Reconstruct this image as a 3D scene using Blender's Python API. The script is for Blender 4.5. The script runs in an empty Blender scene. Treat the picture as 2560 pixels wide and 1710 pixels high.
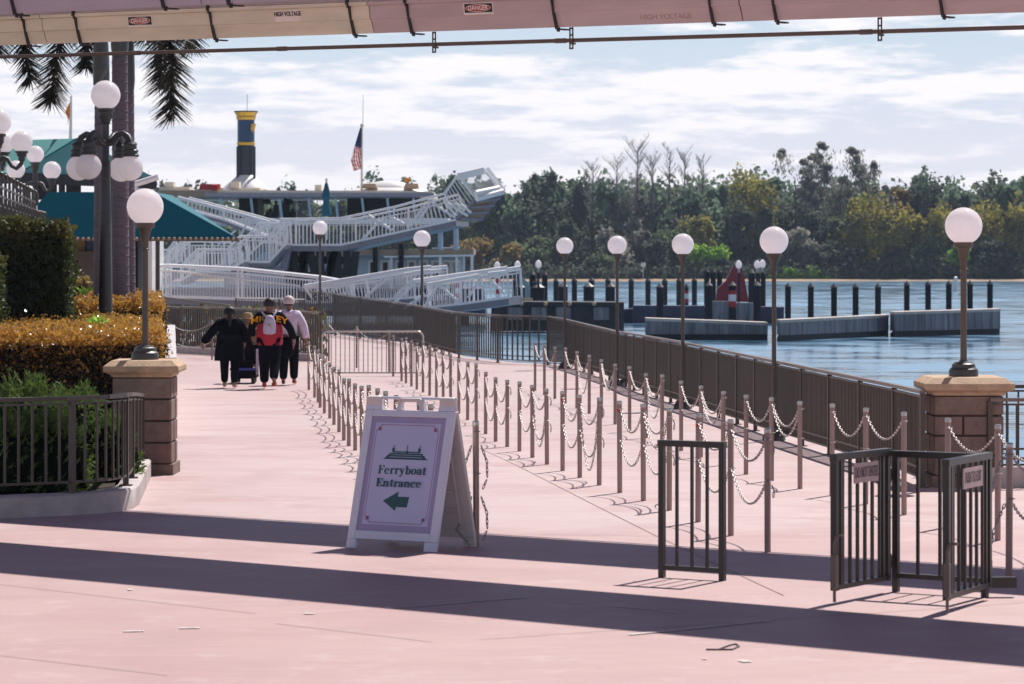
import bpy, math, random
from mathutils import Vector, Matrix
R = random.Random(7)
C = bpy.context.scene.collection
S = bpy.context.scene

# ---------------------------------------------------------------- camera, sky, sun, exposure
F, CX, HY, CAMZ, SLOPE = 7467.0, 1280.0, 640.0, 2.2, 0.00737     # photograph is 2560 x 1710
cam = bpy.data.cameras.new('camera'); co = bpy.data.objects.new('camera', cam); C.objects.link(co)
co.location = (0, 0, CAMZ); co.rotation_euler = (math.radians(90), 0, 0)
cam.sensor_width = 36.0; cam.lens = 36.0 * F / 2560.0
cam.shift_y = -(855.0 - HY) / 2560.0
cam.clip_start = 0.5; cam.clip_end = 6000
cam.dof.use_dof = True; cam.dof.focus_distance = 34.0; cam.dof.aperture_fstop = 6.0
S.camera = co

SUNV = Vector((0.345, 0.60, 1.0)).normalized()
EL = math.asin(SUNV.z); AZ = math.atan2(SUNV.x, SUNV.y)
w = bpy.data.worlds.new('World'); S.world = w; w.use_nodes = True
nt = w.node_tree; nd = nt.nodes; lk = nt.links; nd.clear()
def N(t, **k):
    n = nd.new(t)
    for a, b in k.items(): setattr(n, a, b)
    return n
out = N('ShaderNodeOutputWorld'); bg = N('ShaderNodeBackground')
sky = N('ShaderNodeTexSky', sky_type='NISHITA', sun_disc=False)
sky.sun_elevation = EL; sky.sun_rotation = AZ; sky.air_density = 1.0; sky.dust_density = 0.6; sky.ozone_density = 2.0
tc = N('ShaderNodeTexCoord'); sep = N('ShaderNodeSeparateXYZ'); lk.new(tc.outputs['Generated'], sep.inputs[0])
mp = N('ShaderNodeMapping'); mp.inputs['Scale'].default_value = (30, 30, 165); mp.inputs['Location'].default_value = (3.1, 1.7, 0.35)
lk.new(tc.outputs['Generated'], mp.inputs[0])
nz = N('ShaderNodeTexNoise'); nz.inputs['Scale'].default_value = 1.0; nz.inputs['Detail'].default_value = 8; nz.inputs['Roughness'].default_value = 0.60
lk.new(mp.outputs[0], nz.inputs['Vector'])
# cloud cover by elevation: a bank a few degrees up under a blue gap, clear below it, white again at the horizon
mz = N('ShaderNodeMath', operation='MULTIPLY'); mz.inputs[1].default_value = 10.0; lk.new(sep.outputs[2], mz.inputs[0])
def ramp(stops, inp):
    r = N('ShaderNodeValToRGB'); e = r.color_ramp.elements; e[0].position = stops[0][0]; e[1].position = stops[-1][0]
    for p_, c_ in stops[1:-1]: e.new(p_)
    for x, (p_, c_) in zip(sorted(e, key=lambda q: q.position), stops): x.color = (*(c_ if isinstance(c_, tuple) else (c_,)*3), 1)
    lk.new(inp, r.inputs[0]); return r
cov = ramp([(0, .30), (.24, .30), (.30, .12), (.37, .10), (.43, .15), (.52, .21), (.61, .24), (.655, .19), (.685, .05), (.725, .02), (.765, .16), (.85, .22), (1.0, .10)], mz.outputs[0])
ad = N('ShaderNodeMath', operation='ADD'); lk.new(nz.outputs[0], ad.inputs[0]); lk.new(cov.outputs[0], ad.inputs[1])
cr = N('ShaderNodeMapRange', interpolation_type='SMOOTHSTEP'); cr.inputs[1].default_value = 0.575; cr.inputs[2].default_value = 0.78; lk.new(ad.outputs[0], cr.inputs[0])
# low sky: lavender near the horizon turning light blue, fading into the clear sky above
low = ramp([(0, (.86, .87, .97)), (.35, (.855, .87, .965)), (.55, (.76, .83, .95)), (.72, (.68, .80, .91)), (1.0, (.56, .72, .88))], mz.outputs[0])
veil = N('ShaderNodeMapRange', interpolation_type='SMOOTHSTEP'); veil.inputs[1].default_value = 0.50; veil.inputs[2].default_value = 0.16; veil.inputs[3].default_value = 0.0; veil.inputs[4].default_value = 0.92
lk.new(sep.outputs[2], veil.inputs[0])
tint = N('ShaderNodeMix', data_type='RGBA', blend_type='MULTIPLY'); tint.inputs[0].default_value = 1; lk.new(sky.outputs[0], tint.inputs[6]); tint.inputs[7].default_value = (.48, .33, .60, 1)
SKY_STRENGTH = 0.055
gain = N('ShaderNodeMix', data_type='RGBA', blend_type='MULTIPLY'); gain.inputs[0].default_value = 1; lk.new(low.outputs[0], gain.inputs[6]); gain.inputs[7].default_value = (14.2,)*3+(1,)
mx0 = N('ShaderNodeMix', data_type='RGBA'); lk.new(veil.outputs[0], mx0.inputs[0]); lk.new(tint.outputs[2], mx0.inputs[6]); lk.new(gain.outputs[2], mx0.inputs[7])
cl = N('ShaderNodeMath', operation='MULTIPLY'); lk.new(cr.outputs[0], cl.inputs[0])
cv = N('ShaderNodeMapRange'); cv.inputs[1].default_value = 0.22; cv.inputs[2].default_value = 0.09; lk.new(sep.outputs[2], cv.inputs[0]); lk.new(cv.outputs[0], cl.inputs[1])
mx = N('ShaderNodeMix', data_type='RGBA'); lk.new(cl.outputs[0], mx.inputs[0]); lk.new(mx0.outputs[2], mx.inputs[6]); mx.inputs[7].default_value = (14.6, 14.2, 14.7, 1)
lk.new(mx.outputs[2], bg.inputs[0]); bg.inputs[1].default_value = SKY_STRENGTH
lk.new(bg.outputs[0], out.inputs[0])
sl = bpy.data.lights.new('sun', 'SUN'); so = bpy.data.objects.new('sun', sl); C.objects.link(so)
sl.energy = 5.0; sl.angle = math.radians(0.5); sl.color = (1.0, 0.955, 0.90)
so.rotation_euler = SUNV.to_track_quat('Z', 'Y').to_euler(); so.location = (20, 40, 60)
S.view_settings.view_transform = 'Standard'; S.view_settings.look = 'None'; S.view_settings.exposure = 0.36; S.view_settings.gamma = 1
S.view_settings.use_curve_mapping = False
S.cycles.max_bounces = 6; S.cycles.transparent_max_bounces = 8; S.cycles.sample_clamp_indirect = 6; S.cycles.use_denoising = True

# ---------------------------------------------------------------- helpers
def gz(y): return -SLOPE * y
def gp(px, py, dz=0.0):
    Y = F * CAMZ / (py - (HY + F * SLOPE)); return Vector(((px - CX) * Y / F, Y, gz(Y) + dz))
def at(px, py, Y): return Vector(((px - CX) * Y / F, Y, CAMZ - (py - HY) * Y / F))
WZ = -1.344
def wp(px, py):                                                     # a point on the lake
    Y = F * (CAMZ - WZ) / (py - HY); return Vector(((px - CX) * Y / F, Y, WZ))

class MB:
    def __init__(s): s.v = []; s.f = []; s.mi = []; s.m = 0
    def add(s, vs, fs):
        o = len(s.v); s.v.extend([tuple(p) for p in vs])
        for f in fs: s.f.append([o + i for i in f]); s.mi.append(s.m)
    def quad(s, a, b, c, d): s.add([a, b, c, d], [(0, 1, 2, 3)])
    def obox(s, c, ax, ay, az):
        c, ax, ay, az = Vector(c), Vector(ax), Vector(ay), Vector(az)
        vs = [c + ax*i + ay*j + az*k for i in (-1, 1) for j in (-1, 1) for k in (-1, 1)]
        s.add(vs, [(0,1,3,2), (4,6,7,5), (0,4,5,1), (2,3,7,6), (0,2,6,4), (1,5,7,3)])
    def box(s, x0, x1, y0, y1, z0, z1):
        s.obox(((x0+x1)/2, (y0+y1)/2, (z0+z1)/2), ((x1-x0)/2, 0, 0), (0, (y1-y0)/2, 0), (0, 0, (z1-z0)/2))
    def bar(s, p, q, wd, h, up=(0, 0, 1)):
        p, q = Vector(p), Vector(q); d = q - p; L = d.length
        if L < 1e-6: return
        d /= L; up = Vector(up); sd = d.cross(up)
        if sd.length < 1e-4: sd = d.cross(Vector((1, 0, 0)))
        sd.normalize(); u = sd.cross(d)
        s.obox((p + q) / 2, d * L / 2, sd * wd / 2, u * h / 2)
    def tube(s, pts, r, n=8, caps=True, closed=False):
        pts = [Vector(p) for p in pts]; k = len(pts)
        rr = r if isinstance(r, (list, tuple)) else [r] * k
        ref = None; vs = []
        for i, p in enumerate(pts):
            a = pts[(i-1) % k] if (closed or i > 0) else p; b = pts[(i+1) % k] if (closed or i < k-1) else p
            t = (b - a); t = t.normalized() if t.length > 1e-9 else Vector((0, 0, 1))
            if ref is None: ref = t.orthogonal().normalized()
            ref = (ref - t * ref.dot(t)); ref = ref.normalized() if ref.length > 1e-6 else t.orthogonal().normalized()
            bn = t.cross(ref)
            for j in range(n):
                an = 2*math.pi*j/n; vs.append(p + (ref*math.cos(an) + bn*math.sin(an)) * rr[i])
        fs = []
        for i in range(k if closed else k-1):
            i2 = (i+1) % k
            for j in range(n): fs.append((i*n+j, i*n+(j+1) % n, i2*n+(j+1) % n, i2*n+j))
        if caps and not closed: fs += [tuple(range(n))[::-1], tuple((k-1)*n + j for j in range(n))]
        s.add(vs, fs)
    def lathe(s, prof, c=(0, 0, 0), n=20, sx=1.0, sy=1.0, rot=0.0):
        vs = []; fs = []; k = len(prof)
        for r, z in prof:
            for j in range(n):
                a = 2*math.pi*j/n + rot; vs.append((c[0]+r*sx*math.cos(a), c[1]+r*sy*math.sin(a), c[2]+z))
        for i in range(k-1):
            for j in range(n): fs.append((i*n+j, i*n+(j+1) % n, (i+1)*n+(j+1) % n, (i+1)*n+j))
        if prof[0][0] > 1e-5: fs.append(tuple(range(n))[::-1])
        if prof[-1][0] > 1e-5: fs.append(tuple((k-1)*n+j for j in range(n)))
        s.add(vs, fs)
    def sphere(s, c, r, n=24, m=14, sz=1.0, z0=-1.0):
        pr = []
        for i in range(m+1):
            a = -math.pi/2 + math.pi*i/m
            if math.sin(a) >= z0 - 1e-6: pr.append((max(r*math.cos(a), 1e-6), r*sz*math.sin(a)))
        s.lathe(pr, c, n)
    def extr(s, poly, d):                                           # polygon of 3D points swept by vector d
        k = len(poly); d = Vector(d); vs = [Vector(p) for p in poly] + [Vector(p) + d for p in poly]
        s.add(vs, [tuple(range(k)), tuple(range(k, 2*k))[::-1]] + [(i, i+k, (i+1) % k+k, (i+1) % k) for i in range(k)])
    def pxp(s, pts, Y, dep): s.extr([at(x, y, Y) for x, y in pts], (0, dep, 0))
    def leaf(s, p, size, asp=0.55, rng=R, up=None):
        a = Vector((rng.gauss(0, 1), rng.gauss(0, 1), rng.gauss(0, 1)))
        if up: a += Vector(up)
        a = a.normalized(); b = a.orthogonal().normalized(); b = (b*math.cos(rng.random()*6.28) + a.cross(b)*math.sin(rng.random()*6.28))
        a = a*size*.5; b = b*size*.5*asp; p = Vector(p)
        s.add([p-a, p-a*.1+b, p+a, p-a*.1-b], [(0, 1, 2, 3)])

WL = {}
def mesh_obj(name, mb, mats, parent=None, smooth=None, loc=None):
    o0 = WL.get(parent.name, Vector((0, 0, 0))) if parent else (Vector(loc) if loc is not None else Vector((0, 0, 0)))
    me = bpy.data.meshes.new(name)
    me.from_pydata([(v[0]-o0.x, v[1]-o0.y, v[2]-o0.z) for v in mb.v], [], mb.f)
    for m in (mats if isinstance(mats, (list, tuple)) else [mats]): me.materials.append(m)
    if any(mb.mi): me.polygons.foreach_set('material_index', mb.mi)
    if smooth:
        me.polygons.foreach_set('use_smooth', [True]*len(me.polygons)); me.set_sharp_from_angle(angle=math.radians(smooth))
    me.validate(); me.update()
    o = bpy.data.objects.new(name, me); C.objects.link(o)
    if parent: o.parent = parent
    elif loc is not None: o.location = loc
    WL[o.name] = o0
    return o
def tag(o, label=None, cat=None, group=None, kind=None):
    if label: o['label'] = label
    if cat: o['category'] = cat
    if group: o['group'] = group
    if kind: o['kind'] = kind
    return o
def thing(name, label, cat, loc, group=None):
    o = bpy.data.objects.new(name, None); C.objects.link(o); o.location = loc; o.empty_display_size = .2
    WL[o.name] = Vector(loc); return tag(o, label, cat, group)
def struct(name, mb, m, smooth=None): return tag(mesh_obj(name, mb, m, None, smooth), kind='structure')
def copy_tree(o, parent=None, kids=None):
    c = o.copy(); C.objects.link(c)
    if parent: c.parent = parent
    for ch in KIDS.get(o.name, []): copy_tree(ch, c)
    return c
KIDS = {}
def part(name, mb, m, parent, smooth=None):
    o = mesh_obj(name, mb, m, parent, smooth); KIDS.setdefault(parent.name, []).append(o); return o
ORD = 'nearest second third fourth fifth sixth seventh eighth ninth tenth eleventh twelfth thirteenth fourteenth fifteenth sixteenth seventeenth eighteenth nineteenth twentieth twenty-first twenty-second twenty-third twenty-fourth twenty-fifth twenty-sixth twenty-seventh twenty-eighth twenty-ninth thirtieth thirty-first thirty-second'.split()

# ---------------------------------------------------------------- materials
def mat(name, col, rough=0.6, metal=0.0, var=0.12, scale=6.0, col2=None, bump=0.0, bscale=None, stretch=(1, 1, 1), spec=0.5, trans=0.0, coat=0.0):
    m = bpy.data.materials.new(name); m.use_nodes = True; t = m.node_tree; n = t.nodes; L = t.links
    b = n['Principled BSDF']; b.inputs['Roughness'].default_value = rough; b.inputs['Metallic'].default_value = metal
    b.inputs['Specular IOR Level'].default_value = spec; b.inputs['Coat Weight'].default_value = coat
    tcn = n.new('ShaderNodeTexCoord'); mpn = n.new('ShaderNodeMapping'); mpn.inputs['Scale'].default_value = stretch
    L.new(tcn.outputs['Object'], mpn.inputs[0])
    nn = n.new('ShaderNodeTexNoise'); nn.inputs['Scale'].default_value = scale; nn.inputs['Detail'].default_value = 5; nn.inputs['Roughness'].default_value = 0.6
    L.new(mpn.outputs[0], nn.inputs['Vector'])
    rp = n.new('ShaderNodeMapRange'); rp.inputs[1].default_value = 0.3; rp.inputs[2].default_value = 0.7; L.new(nn.outputs[0], rp.inputs[0])
    mxn = n.new('ShaderNodeMix'); mxn.data_type = 'RGBA'
    c1 = [max(0, c*(1-var)) for c in col]; c2 = col2 or [min(1, c*(1+var)) for c in col]
    mxn.inputs[6].default_value = (*c1, 1); mxn.inputs[7].default_value = (*c2, 1)
    L.new(rp.outputs[0], mxn.inputs[0]); L.new(mxn.outputs[2], b.inputs['Base Color'])
    if bump:
        bn = n.new('ShaderNodeBump'); bn.inputs['Strength'].default_value = bump; bn.inputs['Distance'].default_value = 0.02
        n2 = n.new('ShaderNodeTexNoise'); n2.inputs['Scale'].default_value = bscale or scale*4; n2.inputs['Detail'].default_value = 4
        L.new(mpn.outputs[0], n2.inputs['Vector']); L.new(n2.outputs[0], bn.inputs['Height']); L.new(bn.outputs[0], b.inputs['Normal'])
    if trans:
        tr = n.new('ShaderNodeBsdfTranslucent'); ms = n.new('ShaderNodeMixShader'); ms.inputs[0].default_value = trans
        L.new(mxn.outputs[2], tr.inputs[0]); L.new(b.outputs[0], ms.inputs[1]); L.new(tr.outputs[0], ms.inputs[2])
        L.new(ms.outputs[0], n['Material Output'].inputs[0])
    return m
def leafmat(name, c1, c2, scale=1.2, trans=0.4, rough=0.55, spec=0.35):
    return mat(name, c1, rough, 0, 0, scale, c2, trans=trans, spec=spec)

M = {}
M['iron'] = mat('painted_iron', (.064, .048, .036), .42, 0, .15, 9)
M['iron_gate'] = mat('gate_paint', (.030, .024, .020), .38, 0, .15, 9)
M['lamp_iron'] = mat('lamp_paint', (.050, .048, .045), .45, 0, .15, 9)
M['lamp_brown'] = mat('lamp_brown_paint', (.085, .062, .045), .42, 0, .15, 9)
M['globe'] = mat('opal_globe', (.97, .93, .94), .16, 0, .02, 2, trans=.60)
M['rail'] = mat('fence_rail_paint', (.16, .125, .105), .33, .25, .1, 8)
M['post'] = mat('brushed_steel', (.30, .215, .195), .36, .55, .1, 30, stretch=(1, 1, .05))
M['steel'] = mat('plain_steel', (.5, .48, .45), .3, .9, .1, 12)
M['chain'] = mat('chain_metal', (.36, .32, .31), .50, .45, .08, 20)
M['tape'] = mat('red_tape', (.45, .03, .03), .4)
M['gal'] = mat('galvanised_steel', (.62, .58, .52), .28, .85, .1, 14)
M['white_metal'] = mat('white_aluminium', (.78, .78, .80), .32, .05, .06, 5)
M['grey_metal'] = mat('grey_steel', (.22, .22, .27), .5, .1, .15, 3)
M['dark_wood'] = mat('dark_timber', (.010, .012, .018), .6, 0, .3, 3, spec=.25, stretch=(1, 1, .2))
M['dock_wood'] = mat('dock_planks', (.045, .045, .05), .8, 0, .35, 2)
M['stone'] = mat('pillar_brown_stone', (.190, .132, .108), .85, 0, .22, 9, bump=.5, bscale=60)
M['mortar'] = mat('pillar_joint', (.065, .042, .034), .9)
M['cap'] = mat('pillar_cap_stone', (.42, .29, .185), .8, 0, .2, 9, bump=.4, bscale=50)
M['curb'] = mat('kerb_concrete', (.42, .37, .36), .85, 0, .2, 4, bump=.3, bscale=40)
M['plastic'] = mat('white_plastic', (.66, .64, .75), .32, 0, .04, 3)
M['plastic_in'] = mat('cream_plastic', (.62, .55, .53), .45, 0, .08, 3)
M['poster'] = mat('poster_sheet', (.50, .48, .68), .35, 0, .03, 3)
M['poster_border'] = mat('poster_mauve_border', (.36, .28, .46), .4, 0, .05, 3)
M['poster_red'] = mat('poster_crimson', (.32, .04, .12), .4)
M['ink'] = mat('dark_green_ink', (.018, .075, .085), .4)
M['placard'] = mat('placard_face', (.55, .40, .40), .4)
M['placard_ink'] = mat('placard_ink', (.14, .10, .11), .5)
M['beam_cover'] = mat('beam_cover_panel', (.50, .40, .40), .55, 0, .12, 2.5, stretch=(.4, .4, 2))
M['beam'] = mat('beam_concrete', (.50, .42, .42), .8, 0, .12, 2)
M['beam_cream'] = mat('beam_cover_cream', (.68, .63, .49), .55, 0, .14, 2.5, stretch=(.4, .4, 2))
M['beam_mauve'] = mat('beam_cover_mauve', (.46, .375, .43), .55, 0, .1, 2.5, stretch=(.4, .4, 2))
M['strap'] = mat('strap_rubber', (.035, .032, .034), .6)
M['pipe'] = mat('conduit_brown', (.10, .078, .070), .5)
M['lbl_white'] = mat('label_white', (.78, .70, .66), .5)
M['lbl_black'] = mat('label_black', (.012, .012, .012), .5)
M['lbl_red'] = mat('label_red', (.38, .03, .02), .5)
M['faded'] = mat('faded_lettering', (.36, .25, .22), .6, 0, .3, 20)
M['teal'] = mat('teal_canvas', (.004, .125, .160), .65, 0, .06, 1.5, spec=.2)
M['teal_umb'] = mat('teal_cloth', (.004, .10, .15), .7)
M['orange'] = mat('orange_cloth', (.75, .30, .01), .7, trans=.4)
M['soil'] = mat('planting_soil', (.06, .042, .03), .95, 0, .3, 5)
M['navy'] = mat('funnel_navy', (.012, .055, .13), .35)
M['gold'] = mat('funnel_gold', (.70, .42, .05), .35, .3)
M['char'] = mat('funnel_charcoal', (.025, .035, .05), .5)
M['cream'] = mat('ferry_cream', (.66, .60, .50), .5, 0, .08, 1)
M['boatwhite'] = mat('ferry_white', (.82, .80, .78), .4, 0, .05, 1)
M['boatblue'] = mat('ferry_pale_blue', (.42, .52, .60), .45, 0, .08, 1)
M['tan'] = mat('ferry_tan', (.34, .25, .17), .6, 0, .12, 1)
M['awning'] = mat('ferry_awning_grey', (.33, .32, .35), .5)
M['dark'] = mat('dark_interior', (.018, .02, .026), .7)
M['glass'] = mat('window_glass', (.05, .06, .06), .08, 0, .1, 2, spec=.9)
M['red'] = mat('signal_red', (.42, .015, .02), .4)
M['float'] = mat('weathered_float', (.185, .185, .205), .8, 0, .5, 2.2, stretch=(2.5, 2.5, .25))
M['float_top'] = mat('float_top_concrete', (.50, .44, .40), .85, 0, .15, 3)
M['kiosk'] = mat('kiosk_brown', (.13, .095, .07), .7)
M['yellow'] = mat('kiosk_yellow', (.36, .22, .05), .6)
M['bark'] = mat('tree_bark', (.09, .075, .065), .9, 0, .3, 3)
M['palm_bark'] = mat('palm_trunk', (.165, .125, .15), .8, 0, .25, 4, stretch=(1, 1, 14), bump=.4, bscale=3)
M['palm_shaft'] = mat('palm_crownshaft', (.10, .10, .095), .5, 0, .25, 3)
M['frond'] = leafmat('palm_frond', (.022, .022, .015), (.075, .062, .032), 2.0, .3)
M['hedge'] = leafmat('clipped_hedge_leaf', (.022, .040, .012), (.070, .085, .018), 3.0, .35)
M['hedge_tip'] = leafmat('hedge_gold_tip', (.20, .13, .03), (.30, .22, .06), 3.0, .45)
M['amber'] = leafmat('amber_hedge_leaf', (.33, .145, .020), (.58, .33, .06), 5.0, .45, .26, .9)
M['amber_shade'] = leafmat('amber_hedge_shaded', (.026, .017, .009), (.07, .035, .012), 5.0, .3)  # amber leaf again, with the shade on the hedge sides painted in
M['juniper'] = leafmat('juniper_needles', (.055, .110, .022), (.17, .245, .055), 4.0, .35)
M['twig'] = mat('twigs', (.10, .07, .055), .9)
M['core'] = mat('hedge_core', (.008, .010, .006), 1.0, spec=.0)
M['shrub_red'] = leafmat('red_shrub', (.09,.030,.018), (.17,.07,.04), 3.0, .4)
M['teal_pale'] = mat('faded_teal_canvas', (.12, .36, .33), .75, 0, .06, 1.5)
M['dark_float'] = mat('dark_float_paint', (.045, .055, .095), .7, 0, .2, 2)
M['sea'] = mat('pale_sea_green', (.28, .42, .42), .5)
M['marker_red'] = mat('marker_dark_red', (.26, .018, .035), .5)
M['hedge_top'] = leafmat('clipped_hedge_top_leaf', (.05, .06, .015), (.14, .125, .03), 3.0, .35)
M['wall_pale'] = mat('pale_painted_wall', (.48, .46, .47), .7)
# ---------------------------------------------------------------- ground, water, far shore
def ground_mat():
    m = bpy.data.materials.new('pink_concrete'); m.use_nodes = True; t = m.node_tree; n = t.nodes; L = t.links; b = n['Principled BSDF']
    b.inputs['Roughness'].default_value = .62; b.inputs['Specular IOR Level'].default_value = .35
    tcn = n.new('ShaderNodeTexCoord')
    def noise(sc, det, st, rot=0.0):
        mpn = n.new('ShaderNodeMapping'); mpn.inputs['Scale'].default_value = st; mpn.inputs['Rotation'].default_value = (0, 0, rot)
        L.new(tcn.outputs['Object'], mpn.inputs[0])
        x = n.new('ShaderNodeTexNoise'); x.inputs['Scale'].default_value = sc; x.inputs['Detail'].default_value = det; x.inputs['Roughness'].default_value = .6
        L.new(mpn.outputs[0], x.inputs['Vector']); return x
    def rng(x, a, b_, c, d):
        q = n.new('ShaderNodeMapRange'); q.inputs[1].default_value = a; q.inputs[2].default_value = b_; q.inputs[3].default_value = c; q.inputs[4].default_value = d
        L.new(x.outputs[0], q.inputs[0]); return q
    def mix(f, c1, c2, op='MIX'):
        q = n.new('ShaderNodeMix'); q.data_type = 'RGBA'; q.blend_type = op
        if hasattr(f, 'outputs'): L.new(f.outputs[0], q.inputs[0])
        else: q.inputs[0].default_value = f
        for i, c in ((6, c1), (7, c2)):
            if hasattr(c, 'outputs'): L.new(c.outputs[2] if c.bl_idname == 'ShaderNodeMix' else c.outputs[0], q.inputs[i])
            else: q.inputs[i].default_value = (*c, 1)
        return q
    big = noise(.16, 4, (1, .35, 1)); mid = noise(1.1, 5, (.6, 1.0, 1)); broom = noise(26, 3, (.05, 1.0, 1), .10); spots = noise(2.6, 6, (1, 1, 1)); fine = noise(90, 2, (1, 1, 1))
    ground_xyz = n.new('ShaderNodeSeparateXYZ'); L.new(tcn.outputs['Object'], ground_xyz.inputs[0]); pr = n.new('ShaderNodeMapRange'); pr.inputs[1].default_value = 25.6; pr.inputs[2].default_value = 26.6; L.new(ground_xyz.outputs[1], pr.inputs[0])  # base colour steps from salmon to paler with distance
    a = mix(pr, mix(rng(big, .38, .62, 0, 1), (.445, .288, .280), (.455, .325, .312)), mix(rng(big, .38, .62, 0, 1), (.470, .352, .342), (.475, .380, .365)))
    a = mix(rng(mid, .46, .70, 0, .85), a, (.395, .248, .245))
    a = mix(rng(broom, .45, .68, 0, .5), a, (.37, .255, .255))
    a = mix(rng(spots, .56, .74, 0, .5), a, (.54, .44, .43))
    a = mix(rng(fine, .5, .75, 0, .28), a, (.31, .21, .21))
    stain = noise(.55, 6, (1, .55, 1)); a = mix(rng(stain, .56, .70, 0, .42), a, (.35, .235, .235)); gum = noise(7.5, 2, (1, 1, 1)); a = mix(rng(gum, .70, .76, 0, .45), a, (.26, .18, .18))
    L.new(a.outputs[2], b.inputs['Base Color'])
    bn = n.new('ShaderNodeBump'); bn.inputs['Strength'].default_value = .22; bn.inputs['Distance'].default_value = .004
    L.new(broom.outputs[0], bn.inputs['Height']); L.new(bn.outputs[0], b.inputs['Normal'])
    return m
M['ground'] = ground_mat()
M['joint'] = mat('pavement_joint', (.23, .15, .145), .9)
M['mark'] = mat('old_white_tape', (.54, .47, .46), .6, 0, .3, 14)

FENCE = [(2306,1219,980),(2240,1190,965),(1900,1082,896),(1852,1064,886),(1704,1016,856),(1600,983,838),(1542,957,829),(1452,927,808),(1409,915,798),(1370,912,792),(1315,911,790.5),(1257,908,789),(1184,899,785),(1139,893,781),(1037,864,763),(940,851,748),(832,838,733),(748,832,725)]
fpts = [gp(x, y) for x, y, t in FENCE]
mb = MB()
edge = [Vector((60, 33, 0)), Vector((6.5, 32.6, 0))] + [Vector((p.x + .28, p.y + .55, 0)) for p in fpts] + [Vector((-9.5, 121, 0)), Vector((-60, 126, 0))]
near = [Vector((60, -12, 0)), Vector((-60, -12, 0))]
poly = near[::-1][:1] + near[:1] + edge
top = [(p.x, p.y, gz(p.y)) for p in poly]
k = len(top); mb.add(top, [tuple(range(k))])
mb2 = MB()
for i in range(1, k-1): 
    a, b = top[i], top[i+1]; mb2.quad(a, b, (b[0], b[1], -3), (a[0], a[1], -3))
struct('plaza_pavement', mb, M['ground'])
M['seawall'] = mat('seawall_concrete', (.20, .18, .17), .9, 0, .25, 1)
struct('sea_wall', mb2, M['seawall'])

def strip(mb, pts, wd, dz):
    for a, b in zip(pts, pts[1:]):
        d = (b-a); d.z = 0; d.normalize(); s = Vector((-d.y, d.x, 0))*wd/2; u = Vector((0, 0, dz))
        mb.quad(a-s+u, b-s+u, b+s+u, a+s+u)
mb = MB()
for ln in ([(1200,1121),(1300,1168),(1500,1270),(1640,1340),(1835,1432),(1960,1490)], [(400,1240),(870,1247)], [(1085,1229),(1520,1237),(2560,1300)], [(400,1316),(900,1328),(1650,1342)], [(1780,1290),(2560,1312)],
           [(0,1462),(640,1535)], [(690,1560),(1080,1606)], [(0,1640),(420,1690)], [(1200,1600),(2560,1508)],
           [(560,1010),(700,1012)], [(1000,960),(1300,950)], [(1100,1045),(1900,1060)], [(430,1090),(820,1096)], [(1380,1100),(2000,1130)]):
    strip(mb, [gp(*p) for p in ln], .008, .004)
struct('pavement_joint', mb, M['joint'])
mb = MB()
for a, b, wd in (((966,1521),(1015,1519),.03), ((1015,1519),(1320,1494),.030), ((1573,1588),(1640,1582),.05), ((1640,1582),(1925,1553),.032), ((1520,1515),(1640,1526),.025), ((1655,1529),(1700,1533),.025),
                 ((1810,1412),(1822,1412),.07), ((1850,1655),(1875,1654),.09), ((308,1580),(360,1579),.05), ((448,1572),(500,1571),.05), ((760,1535),(785,1536),.06), ((322,1474),(327,1477),.03), ((1435,1507),(1455,1508),.04), ((415,1317),(435,1316),.05), ((1760,1648),(1764,1650),.03)):
    strip(mb, [gp(*a), gp(*b)], wd, .006)
struct('pavement_marking', mb, M['mark'])
mb = MB()                                                           # dark wire lying on the paving
mb.tube([gp(x, y, .0055) for x, y in ((1765,1626),(1830,1626),(1848,1618),(1840,1612),(1822,1616),(1795,1626))], .0055, 6)
tag(mesh_obj('wire_offcut', mb, M['pipe'], None, 40, gp(1800,1622)), 'short loop of dark wire lying on the sunny paving in front', 'wire')

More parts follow.
